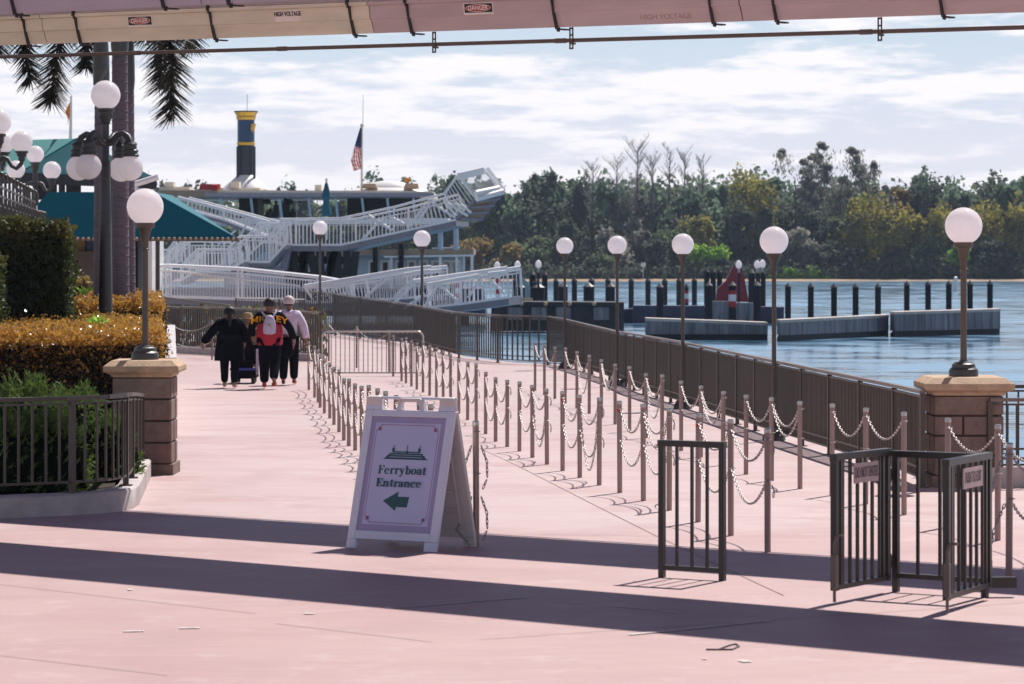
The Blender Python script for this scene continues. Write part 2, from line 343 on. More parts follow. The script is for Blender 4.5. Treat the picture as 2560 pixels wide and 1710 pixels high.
def water_mat():
    m = bpy.data.materials.new('lake_water'); m.use_nodes = True; t = m.node_tree; n = t.nodes; L = t.links; b = n['Principled BSDF']
    b.inputs['IOR'].default_value = 1.5
    tcn = n.new('ShaderNodeTexCoord'); prev = None
    def streak(sc, st, lo, hi, det=4):
        mpn = n.new('ShaderNodeMapping'); mpn.inputs['Scale'].default_value = st; L.new(tcn.outputs['Object'], mpn.inputs[0])
        x = n.new('ShaderNodeTexNoise'); x.inputs['Scale'].default_value = sc; x.inputs['Detail'].default_value = det; x.inputs['Roughness'].default_value = .62; L.new(mpn.outputs[0], x.inputs['Vector'])
        q = n.new('ShaderNodeMapRange'); q.inputs[1].default_value = lo; q.inputs[2].default_value = hi; L.new(x.outputs[0], q.inputs[0]); return q
    s1 = streak(.50, (.50, .55, 1), .40, .60, 5); s2 = streak(.035, (.5, 1, 1), .38, .62, 3)      # ripple and wind patch streaks, their light and dark painted into the colour
    av = n.new('ShaderNodeMath'); av.operation = 'MULTIPLY_ADD'; L.new(s1.outputs[0], av.inputs[0]); av.inputs[1].default_value = .72; m2 = n.new('ShaderNodeMath'); m2.operation = 'MULTIPLY'; L.new(s2.outputs[0], m2.inputs[0]); m2.inputs[1].default_value = .28; L.new(m2.outputs[0], av.inputs[2])
    cm = n.new('ShaderNodeMix'); cm.data_type = 'RGBA'; L.new(av.outputs[0], cm.inputs[0]); cm.inputs[6].default_value = (.02, .075, .14, 1); cm.inputs[7].default_value = (.14, .285, .42, 1); L.new(cm.outputs[2], b.inputs['Base Color'])
    rr_ = n.new('ShaderNodeMapRange'); L.new(av.outputs[0], rr_.inputs[0]); rr_.inputs[3].default_value = .05; rr_.inputs[4].default_value = .30; L.new(rr_.outputs[0], b.inputs['Roughness'])
    for sc, st, dist in ((.40, (.5, 1, 1), .17), (1.7, (.65, 1, 1), .040)):
        mpn = n.new('ShaderNodeMapping'); mpn.inputs['Scale'].default_value = st; L.new(tcn.outputs['Object'], mpn.inputs[0])
        x = n.new('ShaderNodeTexNoise'); x.inputs['Scale'].default_value = sc; x.inputs['Detail'].default_value = 3; L.new(mpn.outputs[0], x.inputs['Vector'])
        bn = n.new('ShaderNodeBump'); bn.inputs['Strength'].default_value = .6; bn.inputs['Distance'].default_value = dist
        L.new(x.outputs[0], bn.inputs['Height'])
        if prev: L.new(prev.outputs[0], bn.inputs['Normal'])
        prev = bn
    L.new(prev.outputs[0], b.inputs['Normal'])
    return m
mb = MB(); mb.quad((-700, 20, WZ), (700, 20, WZ), (700, 424, WZ), (-700, 424, WZ)); struct('lake_water', mb, water_mat())
M['sand'] = mat('shore_sand', (.29, .20, .125), .9, 0, .3, .4)
M['under'] = mat('forest_floor', (.022, .030, .022), .95, 0, .4, .15)
mb = MB()
n_ = 60; prev = None
for i in range(n_+1):
    x = -420 + 840*i/n_; j = .5*math.sin(i*1.7) + .4*math.sin(i*.6); row = [(x, 416+j, WZ-.2), (x, 420+j, WZ+.14), (x, 424+j, WZ+.30)]
    if prev: mb.quad(prev[0], row[0], row[1], prev[1]); mb.quad(prev[1], row[1], row[2], prev[2])
    prev = row
struct('shore_bank', mb, M['sand'])
mb = MB(); mb.quad((-420, 423.5, WZ+.28), (420, 423.5, WZ+.28), (2500, 3500, WZ+2), (-2500, 3500, WZ+2)); struct('far_terrain', mb, M['under'])

# ---------------------------------------------------------------- far forest
def forest_leaf(nm, c1, c2): return leafmat(nm, [x*1.9 for x in c1], [x*3.3 for x in c2], .35, .45, .7, .2)
LM = {'green': forest_leaf('forest_green', (.030,.046,.028), (.080,.105,.050)), 'olive': forest_leaf('forest_olive', (.045,.050,.016), (.150,.130,.028)),
      'dark': forest_leaf('forest_dark', (.018,.026,.022), (.050,.060,.040)), 'grey': forest_leaf('forest_grey', (.060,.062,.055), (.150,.145,.120)),
      'bright': forest_leaf('forest_bright', (.06,.12,.016), (.17,.26,.04)), 'pine': forest_leaf('forest_pine', (.036,.056,.042), (.080,.110,.070)),
      'rust': forest_leaf('forest_rust', (.075,.058,.025), (.17,.12,.045)), 'reed': leafmat('shore_reed', (.13,.30,.02), (.25,.48,.05), .6, .5)}
def crown(mb, c, rx, ry, rz, n, ls, rng, clumps=9, asp=.7):
    cs = []
    for i in range(clumps):
        while True:
            p = Vector((rng.uniform(-1, 1), rng.uniform(-1, 1), rng.uniform(-1, 1)))
            if p.length < 1: break
        cs.append((Vector((p.x*rx*.72, p.y*ry*.72, p.z*rz*.72)), rng.uniform(.28, .52)))
    for i in range(n):
        q, s = cs[i % clumps]
        d = Vector((rng.gauss(0, 1), rng.gauss(0, 1), rng.gauss(0, .8))).normalized()*(.55+.5*rng.random())
        inner = i % 3 == 0
        if inner: d *= .5
        mb.leaf(c + q + Vector((d.x*rx*s, d.y*ry*s, d.z*rz*s)), ls*(.6+.8*rng.random())*(1.9 if inner else 1), asp, rng)
def limb_tree(mb, b, h, r, rng, n=7, spread=.35):
    mb.tube([b, b+Vector((0, 0, h*.5)), b+Vector((rng.uniform(-.3, .3), 0, h*.9))], [r, r*.7, r*.25], 6)
    for i in range(n):
        z = h*(.35+.5*rng.random()); a = rng.random()*6.28; l = h*spread*(.5+.6*rng.random())
        p = b+Vector((0, 0, z)); q = p+Vector((math.cos(a)*l, math.sin(a)*l, l*.7)); mb.tube([p, (p+q)/2+Vector((0, 0, -.1*l)), q], [r*.35, r*.25, r*.08], 5)
def far_tree(px, top, wpx, Y, kind, label, low=0.0, n=1300, ls=.62, group='trees along the far shore'):
    b = at(px, 700, Y); b.z = WZ+.3; tp = at(px, top, Y).z; h = tp-b.z; rx = wpx*Y/F/2*(1.45 if kind == 'pine' else 1.12)
    rng = R; t = thing('shore_tree', label, 'tree', b, group)
    mb = MB(); limb_tree(mb, b, h*.85, max(.12, h*.014), rng); part('trunk', mb, M['bark'], t, 60)
    mb = MB(); zc = b.z + h*(.5+low*.5); rz = h*(.5-low*.5)
    if kind == 'mossy':
        for i in range(7):
            cx = rng.uniform(-1, 1)*rx*.8; cz = b.z+h*(.45+.5*(i+1)/7); rr = rx*(.28+.15*rng.random())
            crown(mb, Vector((b.x+cx, b.y+rng.uniform(-1, 1)*rx*.5, cz)), rr, rr, rr*.6, n//9, ls*.8, rng, 4)
            for j in range(n//16):                                  # hanging moss
                p = Vector((b.x+cx+rng.gauss(0, rr*.6), b.y+rng.gauss(0, rr*.5), cz-rng.random()*rr*2.2)); mb.leaf(p, ls*1.3, .25, rng, (0, 0, 2.5))
    else: crown(mb, Vector((b.x, b.y, zc)), rx, rx*.8, rz, n, ls, rng, 12 if h > 8 else 7)
    part('crown', mb, LM['grey' if kind == 'mossy' else kind], t)
    return t
def bare_tree(px, top, wpx, Y, label):
    b = at(px, 700, Y); b.z = WZ+.3; h = at(px, top, Y).z-b.z; sp = wpx*Y/F/2
    t = thing('bare_tree', label, 'tree', b, 'bare grey trees above the forest')
    mb = MB(); mb.tube([b, b+Vector((0, 0, h*.55)), b+Vector((.2, 0, h*.95))], [.22, .14, .04], 6); part('trunk', mb, M['bark'], t)
    mb = MB()
    for i in range(44):
        z = h*(.45+.5*R.random()); a = R.random()*6.28; l = sp*(.4+.6*R.random())*(1.2-z/h*.4); p = b+Vector((0, 0, z)); q = p+Vector((math.cos(a)*l, math.sin(a)*l, l*(.9+.5*R.random()))); mb.tube([p, q], [.05, .015], 3, False)
        for j in range(20):
            s = p.lerp(q, .25+.75*R.random()); a2 = R.random()*6.28; l2 = l*.4*R.random(); mb.tube([s, s+Vector((math.cos(a2)*l2, math.sin(a2)*l2, l2*1.3))], [.018, .008], 3, False)
    part('branches', mb, M['bare'], t)
M['bare'] = mat('bare_twig_grey', (.30, .27, .255), .9)
# the wood behind: one mass no one could count
mb = {k: MB() for k in ('pine', 'green', 'dark')}
prof = [(330,432),(400,428),(470,440),(540,455),(620,470),(700,450),(730,440),(790,478),(850,470),(930,428),(960,440),(1000,450),(1060,452),(1100,425),(1165,424),(1240,436),(1335,415),(1375,420),(1450,432),(1560,428),(1680,418),(1760,420),(1860,402),(1960,410),(2050,425),(2180,425),(2240,440),(2312,412),(2350,440),(2405,432),(2470,425),(2540,418),(2700,420)]
def proftop(px):
    for (a, ya), (b_, yb) in zip(prof, prof[1:]):
        if a <= px <= b_: return ya+(yb-ya)*(px-a)/(b_-a)
    return prof[0][1] if px < prof[0][0] else prof[-1][1]
for i in range(230):
    px = 300 + 2400*(i+R.random())/230; Y = R.uniform(438, 505) if px > 1080 else R.uniform(470, 540)
    tp = proftop(px) + abs(R.gauss(0, 26)); z1 = at(px, tp, Y).z; h = z1-WZ; rx = R.uniform(2.4, 5.2)
    m_ = mb[R.choice(('pine', 'green', 'dark', 'pine'))]; X = (px-CX)*Y/F
    crown(m_, Vector((X, Y, WZ+h*.50)), rx, rx, h*.51, 800, .95, R, 18)
for k_, m_ in mb.items(): tag(mesh_obj({'pine': 'pine_wood', 'green': 'broadleaf_wood', 'dark': 'evergreen_wood'}[k_], m_, LM[k_]), {'pine': 'hazy blue green pine wood making the skyline beyond the lake', 'green': 'mid green leafy wood beyond the lake', 'dark': 'darkest evergreen wood filling the gaps beyond the lake'}[k_], 'woods', None, 'stuff')
T_ = [(372,430,75,500,'green','bushy tree top leftmost above the ferry sun deck'),(415,424,85,502,'green','broad tree top behind the ferry sun deck'),(458,434,80,500,'dark','darker tree top left of the red raft box'),(500,442,70,498,'green','tree top directly behind the red raft box'),(540,454,60,500,'dark','low tree top left of the ferry funnel'),(1120,418,70,446,'pine','slim green pine just right of the raised gangway end'),(1168,412,62,447,'pine','tall green pine second to the right of the raised gangway end'),
 (1240,440,95,444,'green','bushy mid green tree left of the third pale skyline gap'),(1338,402,66,446,'pine','twin topped pine above the lone pair of middle lamps'),(1372,404,50,447,'pine','narrow pine beside the twin topped pine'),
 (1450,415,70,445,'dark','dark rounded tree before the bare grey trees'),(1175,585,120,430,'rust','low yellowing shrubby tree at the water near the ferry stern'),(1265,600,95,429,'rust','ochre bush on the bank left of the nearest-to-ferry lamps'),
 (1330,560,170,433,'green','broad grey green tree behind the first right-hand lamp globe'),(1420,540,150,434,'dark','broad shadowy tree behind the second right-hand lamp globe'),(1500,620,90,428,'green','small leafy tree low on the bank between two lamps'),
 (1575,440,120,444,'grey','ashy leafless-looking tree below the bare crowns'),(1660,430,100,445,'grey','pale grey tree with moss left of the dark evergreen'),(1690,520,120,432,'green','light green tree behind the fourth lamp globe'),(1640,590,70,428,'dark','dark dense bush left of the fourth lamp pole'),
 (1765,585,115,428,'bright','bright yellow green tree right of the fourth lamp'),(1750,530,90,431,'olive','olive round tree above the bright green one'),(1865,395,150,441,'olive','large dark olive tree with the tallest rounded top'),(1870,470,140,436,'dark','deep shadowed tree beneath the large olive top'),
 (1990,368,110,438,'mossy','moss hung tree with flat tufts left of the skyline hole'),(2046,352,120,440,'mossy','tallest moss hung tree at the skyline'),(2120,358,110,439,'mossy','moss hung tree leaning right of the tallest one'),(2185,396,80,441,'mossy','thin mossy tree beside the reddish crown'),
 (1985,560,150,430,'grey','silvery grey tree low behind the fifth lamp'),(1950,640,100,427,'dark','black looking bush just above the bright reeds'),(2245,420,110,443,'rust','dull reddish crown behind the olive trees on the right'),(2312,402,60,446,'pine','single spiky pine above the right-hand olive trees'),
 (2150,478,150,431,'olive','golden olive tree, leftmost of the right shore group'),(2235,505,130,429,'olive','sunlit olive tree second in the right shore group'),(2330,490,140,430,'olive','broad olive tree left of the big right lamp globe'),(2430,458,170,432,'olive','tallest olive tree behind the big right lamp globe'),(2530,475,140,431,'olive','dark olive tree at the far right edge of the shore'),
 (2100,600,150,428,'dark','dark undergrowth tree below the leftmost golden olive'),(2330,590,140,427,'green','dull green tree left of the big right lamp pole'),(2390,600,70,426,'bright','light green sapling by the big right lamp pole'),(2480,600,150,427,'dark','dark tree right of the big right lamp pole'),(2240,610,120,427,'dark','dark tree filling the shore below the sunlit olive'),
 (1210,470,110,442,'green','green tree filling the wood above the yellow shrubs'),(1290,490,120,440,'pine','grey green pine above the ochre bush'),(1530,560,110,431,'grey','grey mossy tree right of the second globe'),(1600,520,90,436,'grey','tall ash grey tree trunk cluster in the middle'),(1130,520,110,445,'green','green tree just behind the raised gangway'),(930,425,55,470,'pine','lone pine top poking above the ferry roof dome'),(725,438,42,470,'pine','small round pine top above the ferry awning'),(2045,510,130,434,'dark','dark tree between the mossy trunks and the olive group'),(1800,640,110,427,'dark','dark shrub mass behind the red marker')]
for px, tp, wd, Y, kd, lb in T_:
    h = (700-tp)*Y/F; far_tree(px, tp, wd, Y, kd, lb, .06 if h > 10 else .0, int(800+wd*h*.95), .56)
for px, tp, wd, lb in ((1540,385,80,'bare tree leftmost of the grey skeletal crowns'),(1592,362,90,'tallest bare grey tree on the middle skyline'),(1630,385,70,'bare tree immediately right of the tallest bare one'),(1672,360,60,'bare tree with a tufted round head'),(1710,368,60,'bare tree with second tufted head further right'),(1755,385,60,'small bare tree before the large olive crown'),(1480,400,70,'faint bare tree at the left of the skeletal group')): bare_tree(px, tp, wd, 442, lb)
mb = MB()
for i in range(900):
    px = R.gauss(2000, 34); b = at(px, 0, 424); b.z = WZ+.3+abs(R.gauss(0, .55))*(1.2 if abs(px-1975) < 16 or abs(px-2035) < 14 else .6); mb.leaf(b, .5, .4, R, (0, 0, 1.5))
tag(mesh_obj('shore_reeds', mb, LM['reed']), 'bright green reed clump at the water right of the fifth lamp', 'reeds', None, 'stuff')
mb = MB()
for i in range(9000):
    px = R.uniform(1080, 2640); b = at(px, 0, R.uniform(424, 428)); b.z = WZ+.3+abs(R.gauss(0, .95)); mb.leaf(b, .62, .7, R)
tag(mesh_obj('shore_undergrowth', mb, LM['dark']), 'dark low undergrowth along the far bank', 'undergrowth', None, 'stuff')

# the air over the lake
mb = MB(); mb.box(-3600, 3600, -300, 3700, -5.2, 32)
hz = tag(mesh_obj('haze', mb, []), 'thin pale air over the lake and plaza', 'haze', None, 'stuff')
hm = bpy.data.materials.new('haze_air'); hm.use_nodes = True; hn = hm.node_tree.nodes; hn.remove(hn['Principled BSDF']); pv = hn.new('ShaderNodeVolumePrincipled')
pv.inputs['Color'].default_value = (.62, .76, 1, 1); pv.inputs['Density'].default_value = .00014; pv.inputs['Anisotropy'].default_value = .2
hm.node_tree.links.new(pv.outputs[0], hn['Material Output'].inputs['Volume']); hz.data.materials.append(hm)

# ---------------------------------------------------------------- overhead guideway beams
def setdir(m, s):                                                    # plan direction and fall of the beam being built; BP points away from the camera
    global BD, BN, BP
    BD = Vector((1, m, s)); BN = Vector((BD.x, BD.y, 0)).normalized(); BP = Vector((-BN.y, BN.x, 0))
setdir(-.78, -.027)
BZ = Vector((0, 0, 1))
def beam_pt(P0, s, off, z): return P0 + BD*s + BP*off + BZ*z
def sweep(mb, P0, s0, s1, prof):
    a = [beam_pt(P0, s0, o, z) for o, z in prof]; b = [beam_pt(P0, s1, o, z) for o, z in prof]; k = len(prof)
    mb.add(a+b, [(i, (i+1) % k, (i+1) % k+k, i+k) for i in range(k)] + [tuple(range(k))[::-1], tuple(range(k, 2*k))])
def px_of(p): return CX+F*p.x/p.y
def s_for(P0, px, off=0.0):                                          # where along the beam a picture column falls
    lo, hi = -9.0, 9.0
    for _ in range(50):
        m_ = (lo+hi)/2
        if px_of(beam_pt(P0, m_, off, 0)) < px: lo = m_
        else: hi = m_
    return lo
P_FAR = Vector((0, 29.0, 4.424)); P_NEAR = Vector((-4.996, 29.15, 4.58))
def guideway(P0, label, hgt, wtop):
    t = thing('guideway_beam', label, 'beam', P0, 'overhead guideway beams')
    mb = MB(); sweep(mb, P0, -26, 26, [(.10, .02), (.12, .42), (.02, .60), (.02, hgt), (wtop, hgt), (wtop, .02)]); part('concrete_beam', mb, M['beam'], t)
    return t
far = guideway(P_FAR, 'pink grey overhead guideway beam with danger labels, crossing the top of view', 2.0, .34)
setdir(-.83, -.027); nearb = guideway(P_NEAR, 'nearer overhead guideway beam whose lower edge shows only top left', 2.05, .40); setdir(-.78, -.027)
# cover panels with a ledge along the near face
def covers(t, P0, joints, ms):
    for a, b, m_ in zip(joints, joints[1:], ms):
        mb = MB(); sweep(mb, P0, a+.006, b-.006, [(.085, -.012), (.035, .125), (.020, .130), (.002, .262), (-.03, .268), (-.035, .30), (.10, .32), (.15, .0)])
        part('cover_panel', mb, M[m_], t)
jf = [-26, -16, s_for(P_FAR, -900), s_for(P_FAR, 104), s_for(P_FAR, 922), s_for(P_FAR, 1845), s_for(P_FAR, 2900), 16, 26]
covers(far, P_FAR, jf, ['beam_cream']*4+['beam_cover']*6); setdir(-.83, -.027); jn = [-26, -12, s_for(P_NEAR, 488), 4, 14, 26]; covers(nearb, P_NEAR, jn, ['beam_mauve']*6); setdir(-.78, -.027)
def strap(t, P0, s):
    mb = MB(); pr = [(.11, -.03), (.072, -.026), (.024, .125), (-.010, .262), (-.045, .272), (-.045, .33)]; wd = .024
    for (o1, z1), (o2, z2) in zip(pr, pr[1:]):
        p, q = beam_pt(P0, s, o1, z1), beam_pt(P0, s, o2, z2); mb.bar(p, q, wd*2, .014, BN)
    mb.bar(beam_pt(P0, s, .10, -.028), beam_pt(P0, s, .24, -.026), .05, .014); part('strap', mb, M['strap'], t)
for px in (74, 204, 540, 888, 1032, 1394, 1785, 1943, 2359, -300, 2900): strap(far, P_FAR, s_for(P_FAR, px, .08))
setdir(-.83, -.027)
for px in (40, 412, 575, -200): strap(nearb, P_NEAR, s_for(P_NEAR, px, .08))
setdir(-.78, -.027)
# writing on the covers
FONTCACHE = {}
def text_mesh(txt, size, ext=.0006, bold=.0, sx=1.0):
    cu = bpy.data.curves.new('lettering', 'FONT'); cu.body = txt; cu.size = size; cu.extrude = ext; cu.offset = bold; cu.align_x = 'CENTER'; cu.align_y = 'CENTER'
    ob = bpy.data.objects.new('lettering', cu); C.objects.link(ob); dg = bpy.context.evaluated_depsgraph_get()
    me = bpy.data.meshes.new_from_object(ob.evaluated_get(dg)); vs = [(v.co.x*sx, v.co.y, v.co.z) for v in me.vertices]; fs = [tuple(p.vertices) for p in me.polygons]
    bpy.data.objects.remove(ob); bpy.data.curves.remove(cu); bpy.data.meshes.remove(me); return vs, fs
def put(mb, vf, o, ex, ey, ez):                                     # place flat geometry: x along ex, y along ey, z along ez
    mb.add([o + ex*v[0] + ey*v[1] + ez*v[2] for v in vf[0]], vf[1])
def face_frame(P0, s, oz):
    (o, z) = oz; O = beam_pt(P0, s, o, z); ex = BD.normalized(); ey = (BZ*.132 - BP*.018).normalized(); ez = -(BP*.132+BZ*.018).normalized(); return O, ex, ey, ez
def rect(mb, O, ex, ey, ez, w_, h_, d, z0=0.0):
    mb.obox(O+ez*(z0+d/2), ex*w_/2, ey*h_/2, ez*d/2)
def ell(w_, h_, z, n=28): return ([(w_/2*math.cos(2*math.pi*i/n), h_/2*math.sin(2*math.pi*i/n), z) for i in range(n)], [tuple(range(n))])
for px, lb in ((349, 'first red danger label, left end of the beam'), (1195, 'second red danger label, cut by the top edge')):
    s = s_for(P_FAR, px); O, ex, ey, ez = face_frame(P_FAR, s, (.010, .192)); par = thing('danger_sign', lb, 'label', O, 'danger labels on the guideway beam')
    mb = MB(); mb.m = 0; rect(mb, O, ex, ey, ez, .372, .118, .004); mb.m = 1; rect(mb, O+ey*.006, ex, ey, ez, .345, .088, .003, .004); mb.m = 0; put(mb, ell(.315, .074, .0095), O+ey*.006, ex, ey, ez); mb.m = 2; put(mb, ell(.300, .064, .0115), O+ey*.006, ex, ey, ez)
    part('plate', mb, [M['lbl_white'], M['lbl_black'], M['lbl_red']], par)
    mb = MB(); put(mb, text_mesh('DANGER', .062, .001, .0010), O+ey*.006+ez*.0135, ex, ey, ez); part('lettering', mb, M['lbl_white'], par)
for px, w_, lb, zz in ((718, .36, 'white high voltage label between the two danger labels', .192), (1655, .36, 'white high voltage label cut off by the top edge', .245)):
    s = s_for(P_FAR, px); O, ex, ey, ez = face_frame(P_FAR, s, (.012, zz)); par = thing('voltage_sign', lb, 'label', O, 'high voltage labels on the guideway beam')
    mb = MB(); rect(mb, O, ex, ey, ez, w_, .115, .004); part('plate', mb, M['lbl_white'], par)
    mb = MB(); put(mb, text_mesh('HIGH VOLTAGE', .066, .001, .0014, .78), O+ey*.018+ez*.007, ex, ey, ez); part('lettering', mb, M['lbl_black'], par)
s = s_for(P_FAR, 1655); O, ex, ey, ez = face_frame(P_FAR, s, (.066, .055)); ey = (BZ*.137-BP*.05).normalized(); ez = -(BP*.137+BZ*.05).normalized()
mb = MB(); put(mb, text_mesh('HIGH VOLTAGE', .072, .001, .0, 1.15), O+ez*.006, ex, ey, ez); part('faded_lettering', mb, M['faded'], far)
# conduit slung below the far beam
cp = lambda s: beam_pt(P_FAR, s, .30, -.125)
t = thing('conduit', 'thin brown conduit pipe hung on brackets under the beam', 'pipe', cp(0))
mb = MB(); mb.tube([cp(-26), cp(26)], .021, 10); part('pipe', mb, M['pipe'], t, 60)
for px in (705, 1402, 2165, 340):
    s = s_for(P_FAR, px, .3); mb = MB(); mb.tube([cp(s-.05), cp(s+.05)], .026, 10); part('coupling', mb, M['pipe'], t, 60)
for px in (1090, 1433, 2204):
    s = s_for(P_FAR, px, .3); p = cp(s); mb = MB()
    for sg in (-1, 1): mb.bar(p+BN*.017*sg+BZ*.125-BP*.03, p+BN*.017*sg-BZ*.085-BP*.03, .010, .012, BP)
    for zz in (.115, .05, .0, -.035, -.08): mb.obox(p-BP*.03+BZ*zz, BN*.022, BP*.006, BZ*.008)
    mb.tube([p-BP*.03+BZ*-.03, p+BP*.03+BZ*-.03], .012, 6); part('hanger_bracket', mb, M['pipe'], t)
# ---------------------------------------------------------------- queue posts and chains
def post_proto():
    mb = MB(); mb.lathe([(.026, 0), (.026, .93)], n=14); o = mesh_obj('queue_post', mb, M['post'], None, 40)
    KIDS[o.name] = []
    WL[o.name] = Vector((0, 0, 0))
    mb = MB(); mb.lathe([(.0275, .925), (.0285, .94), (.0285, .955), (.024, .962), (.0001, .964)], n=14); part('cap', mb, M['steel'], o, 40)
    for z in (.88, .56): mb = MB(); mb.tube([(.026*math.cos(a), .026*math.sin(a)-.026-.008, z) for a in [i*math.pi/4 for i in range(8)]], .0045, 5, False, True); part('hook', mb, M['steel'], o)
    return o
PROTO = None
LINES = {
 'left': [(772,975,853),(786.5,994,864),(795,1006,873),(800.5,1019,887),(811,1033,896),(824.5,1046,906),(835,1062,917),(847.5,1080,923),(859.5,1101,945),(872,1115,946),(888,1126,958),(904.5,1139,964),(922,1154,962),(943,1173,970),(963.5,1190,977),(989,1213,987),(1048,1252,1004.5),(1076.6,1262,1010)],
 'centre': [(822,903,807),(891.5,920,815),(973,930,826),(983,941,838),(1004,953,846),(1015,958,843),(1028.5,966,851),(1042,974,856),(1057.5,981,853),(1074,989,862),(1091,998,867.6),(1108,1009,877),(1126.5,1019,884),(1147,1034,895),(1169,1050,905),(1190.5,1063,908),(1214,1085,929),(1239,1104,942.5),(1268,1117,949),(1298.5,1128,953),(1331,1144,962),(1367.5,1161,971),(1406.5,1177,977),(1449.5,1194,986),(1498,1213,993),(1549.5,1232,1001),(1608.5,1252,1009),(1673,1276,1019),(1745,1305,1033),(1827,1339,1047),(1919,1380,1070)],
 'waterside': [(1337.6,977,854.5),(1361,987,861),(1387,997,867),(1413,1009,868),(1442,1021,877.5),(1473,1034,887),(1503.6,1045.5,898),(1537.7,1061,909),(1574,1078.5,915),(1615,1095,932.6),(1655,1110,936),(1703,1127,951.6),(1752,1143,964),(1807,1163,978),(1865,1186,987),(1929,1202,993.5),(2000,1222,1003),(2080,1238.5,1009),(2164,1260.5,1019.4),(2260,1287,1029.6),(2369,1318,1044.7),(2494,1351,1061)],
}
TAPE = {('centre', 1406.5), ('centre', 1549.5), ('centre', 1745), ('centre', 1214)}
POSTS = {}
def add_post(x, b, t, label, group, tape=False, key=None):
    global PROTO
    base = gp(x, b); h = (b-t)*base.y/F
    if PROTO is None: PROTO = post_proto(); o = PROTO
    else: o = copy_tree(PROTO)
    o.location = base; o.scale = (1, 1, h/.964); o.rotation_euler = (0, R.gauss(0, .004), R.uniform(0, .5)); tag(o, label, 'post', group)
    if tape:
        m2 = MB(); m2.lathe([(.0268, .845), (.0268, .875)], n=14); q = mesh_obj('red_tape_band', m2, M['tape'], o, 40)
        for ch in (q,): 
            me = ch.data
            for v in me.vertices: pass
    POSTS[key] = (base, h); return o
TN = {'left': 'left queue line', 'centre': 'middle queue line', 'waterside': 'queue line nearest the fence'}
for ln, L_ in LINES.items():
    n_ = len(L_)
    for i, (x, b, t) in enumerate(L_):
        k_ = n_-1-i; od = ORD[k_]
        if k_ == 0: lb = 'brown steel queue post nearest the camera in the ' + TN[ln]
        else: lb = 'brown steel queue post, %s from the front in the %s' % (od, TN[ln])
        tp = (ln, x) in TAPE
        if tp: lb += ', red tape'
        add_post(x, b, t, lb, 'queue posts of the ' + TN[ln], tp, (ln, i))
add_post(1191, 1366, 1051, 'silver queue post with dangling chains, directly behind the sign board', 'loose queue posts', False, ('sign', 0))
add_post(2522.6, 1439.5, 1106, 'grey steel queue post right of the open gates', 'loose queue posts', False, ('gate', 0))
add_post(411, 880, 792, 'pale post at the left end of the rope behind the amber hedge', 'posts beside the planter fence', False, ('bed', 0))
add_post(530, 900, 800, 'pale post beside the person in the long dark coat', 'posts beside the planter fence', False, ('bed', 1))
add_post(2640, 1400, 1080, 'queue post just beyond the right edge of view', 'loose queue posts', False, ('gate', 1))

def link_mesh():
    pts = []
    for i in range(10):
        a = 2*math.pi*i/10; pts.append((math.cos(a)*.026, math.sin(a)*.0095, 0))
    m_ = MB(); m_.tube(pts, .0043, 4, False, True); return m_.v, m_.f
LV, LF = link_mesh()
def chain_geo(mb, p, q, sag):
    p, q = Vector(p), Vector(q); n = 160; pts = []
    for i in range(n+1):
        t = i/n; v = p.lerp(q, t); v.z -= sag*4*t*(1-t); pts.append(v)
    step = .036; acc = 0; last = pts[0]; k = 0
    for a, b in zip(pts, pts[1:]):
        acc += (b-a).length
        if acc >= step:
            acc -= step; d = (b-a).normalized(); sd = d.cross(Vector((0, 0, 1))); sd = sd.normalized() if sd.length > 1e-4 else Vector((1, 0, 0)); u = sd.cross(d)
            an = .6 + (k % 2)*math.pi/2; e1 = sd*math.cos(an)+u*math.sin(an); e2 = d.cross(e1)
            mb.add([b + d*v[0] + e1*v[1] + e2*v[2] for v in LV], LF); k += 1
def chain(a, b, z0, z1, sag, label, group):
    (A, ha), (B, hb) = POSTS[a], POSTS[b]; d = (B-A); d.z = 0; d.normalize()
    p = A + d*.03 + Vector((0, 0, ha*z0)); q = B - d*.03 + Vector((0, 0, hb*z1)); mb = MB(); chain_geo(mb, p, q, sag)
    return tag(mesh_obj('hanging_chain', mb, M['chain'], None, 50, p), label, 'chain', group)
def between(ln, i, lvl):
    n_ = len(LINES[ln]); return '%s chain linking the %s and %s posts of the %s' % (lvl, ORD[n_-2-i].replace('nearest', 'first'), ORD[n_-1-i], TN[ln])
for i in range(len(LINES['left'])-1):
    chain(('left', i), ('left', i+1), .91, .91, R.uniform(.20, .25), between('left', i, 'upper'), 'chains of the left queue line')
    chain(('left', i), ('left', i+1), .56, .56, R.uniform(.22, .27), between('left', i, 'lower'), 'chains of the left queue line')
LC = len(LINES['centre'])
for i in range(3, LC-1):
    if (LC-1-i) % 3 == 0: continue
    chain(('centre', i), ('centre', i+1), .92, .92, R.uniform(.19, .25), between('centre', i, 'upper'), 'chains of the middle queue line')
    chain(('centre', i), ('centre', i+1), .58, .58, R.uniform(.22, .28), between('centre', i, 'lower'), 'chains of the middle queue line')
for i in (0, 1): chain(('centre', i), ('centre', i+1), .95, .95, .22, between('centre', i, 'single'), 'chains of the middle queue line')
for i in (0, 1, 3, 4, 6, 8, 9, 11, 12, 14, 15, 17, 18, 20):
    chain(('waterside', i), ('waterside', i+1), .93, .93, R.uniform(.19, .25), between('waterside', i, 'upper'), 'chains of the queue line nearest the fence')
for i, sg in ((4, .56), (6, .34), (9, .5), (12, .33), (15, .29)):
    chain(('waterside', i), ('waterside', i+1), .90, .88, sg, between('waterside', i, 'slack second'), 'chains of the queue line nearest the fence')
for i, sg in ((20, .62), (23, .70), (26, .3)):
    chain(('centre', i), ('centre', i+1), .88, .90, sg, between('centre', i, 'slack extra'), 'chains of the middle queue line')
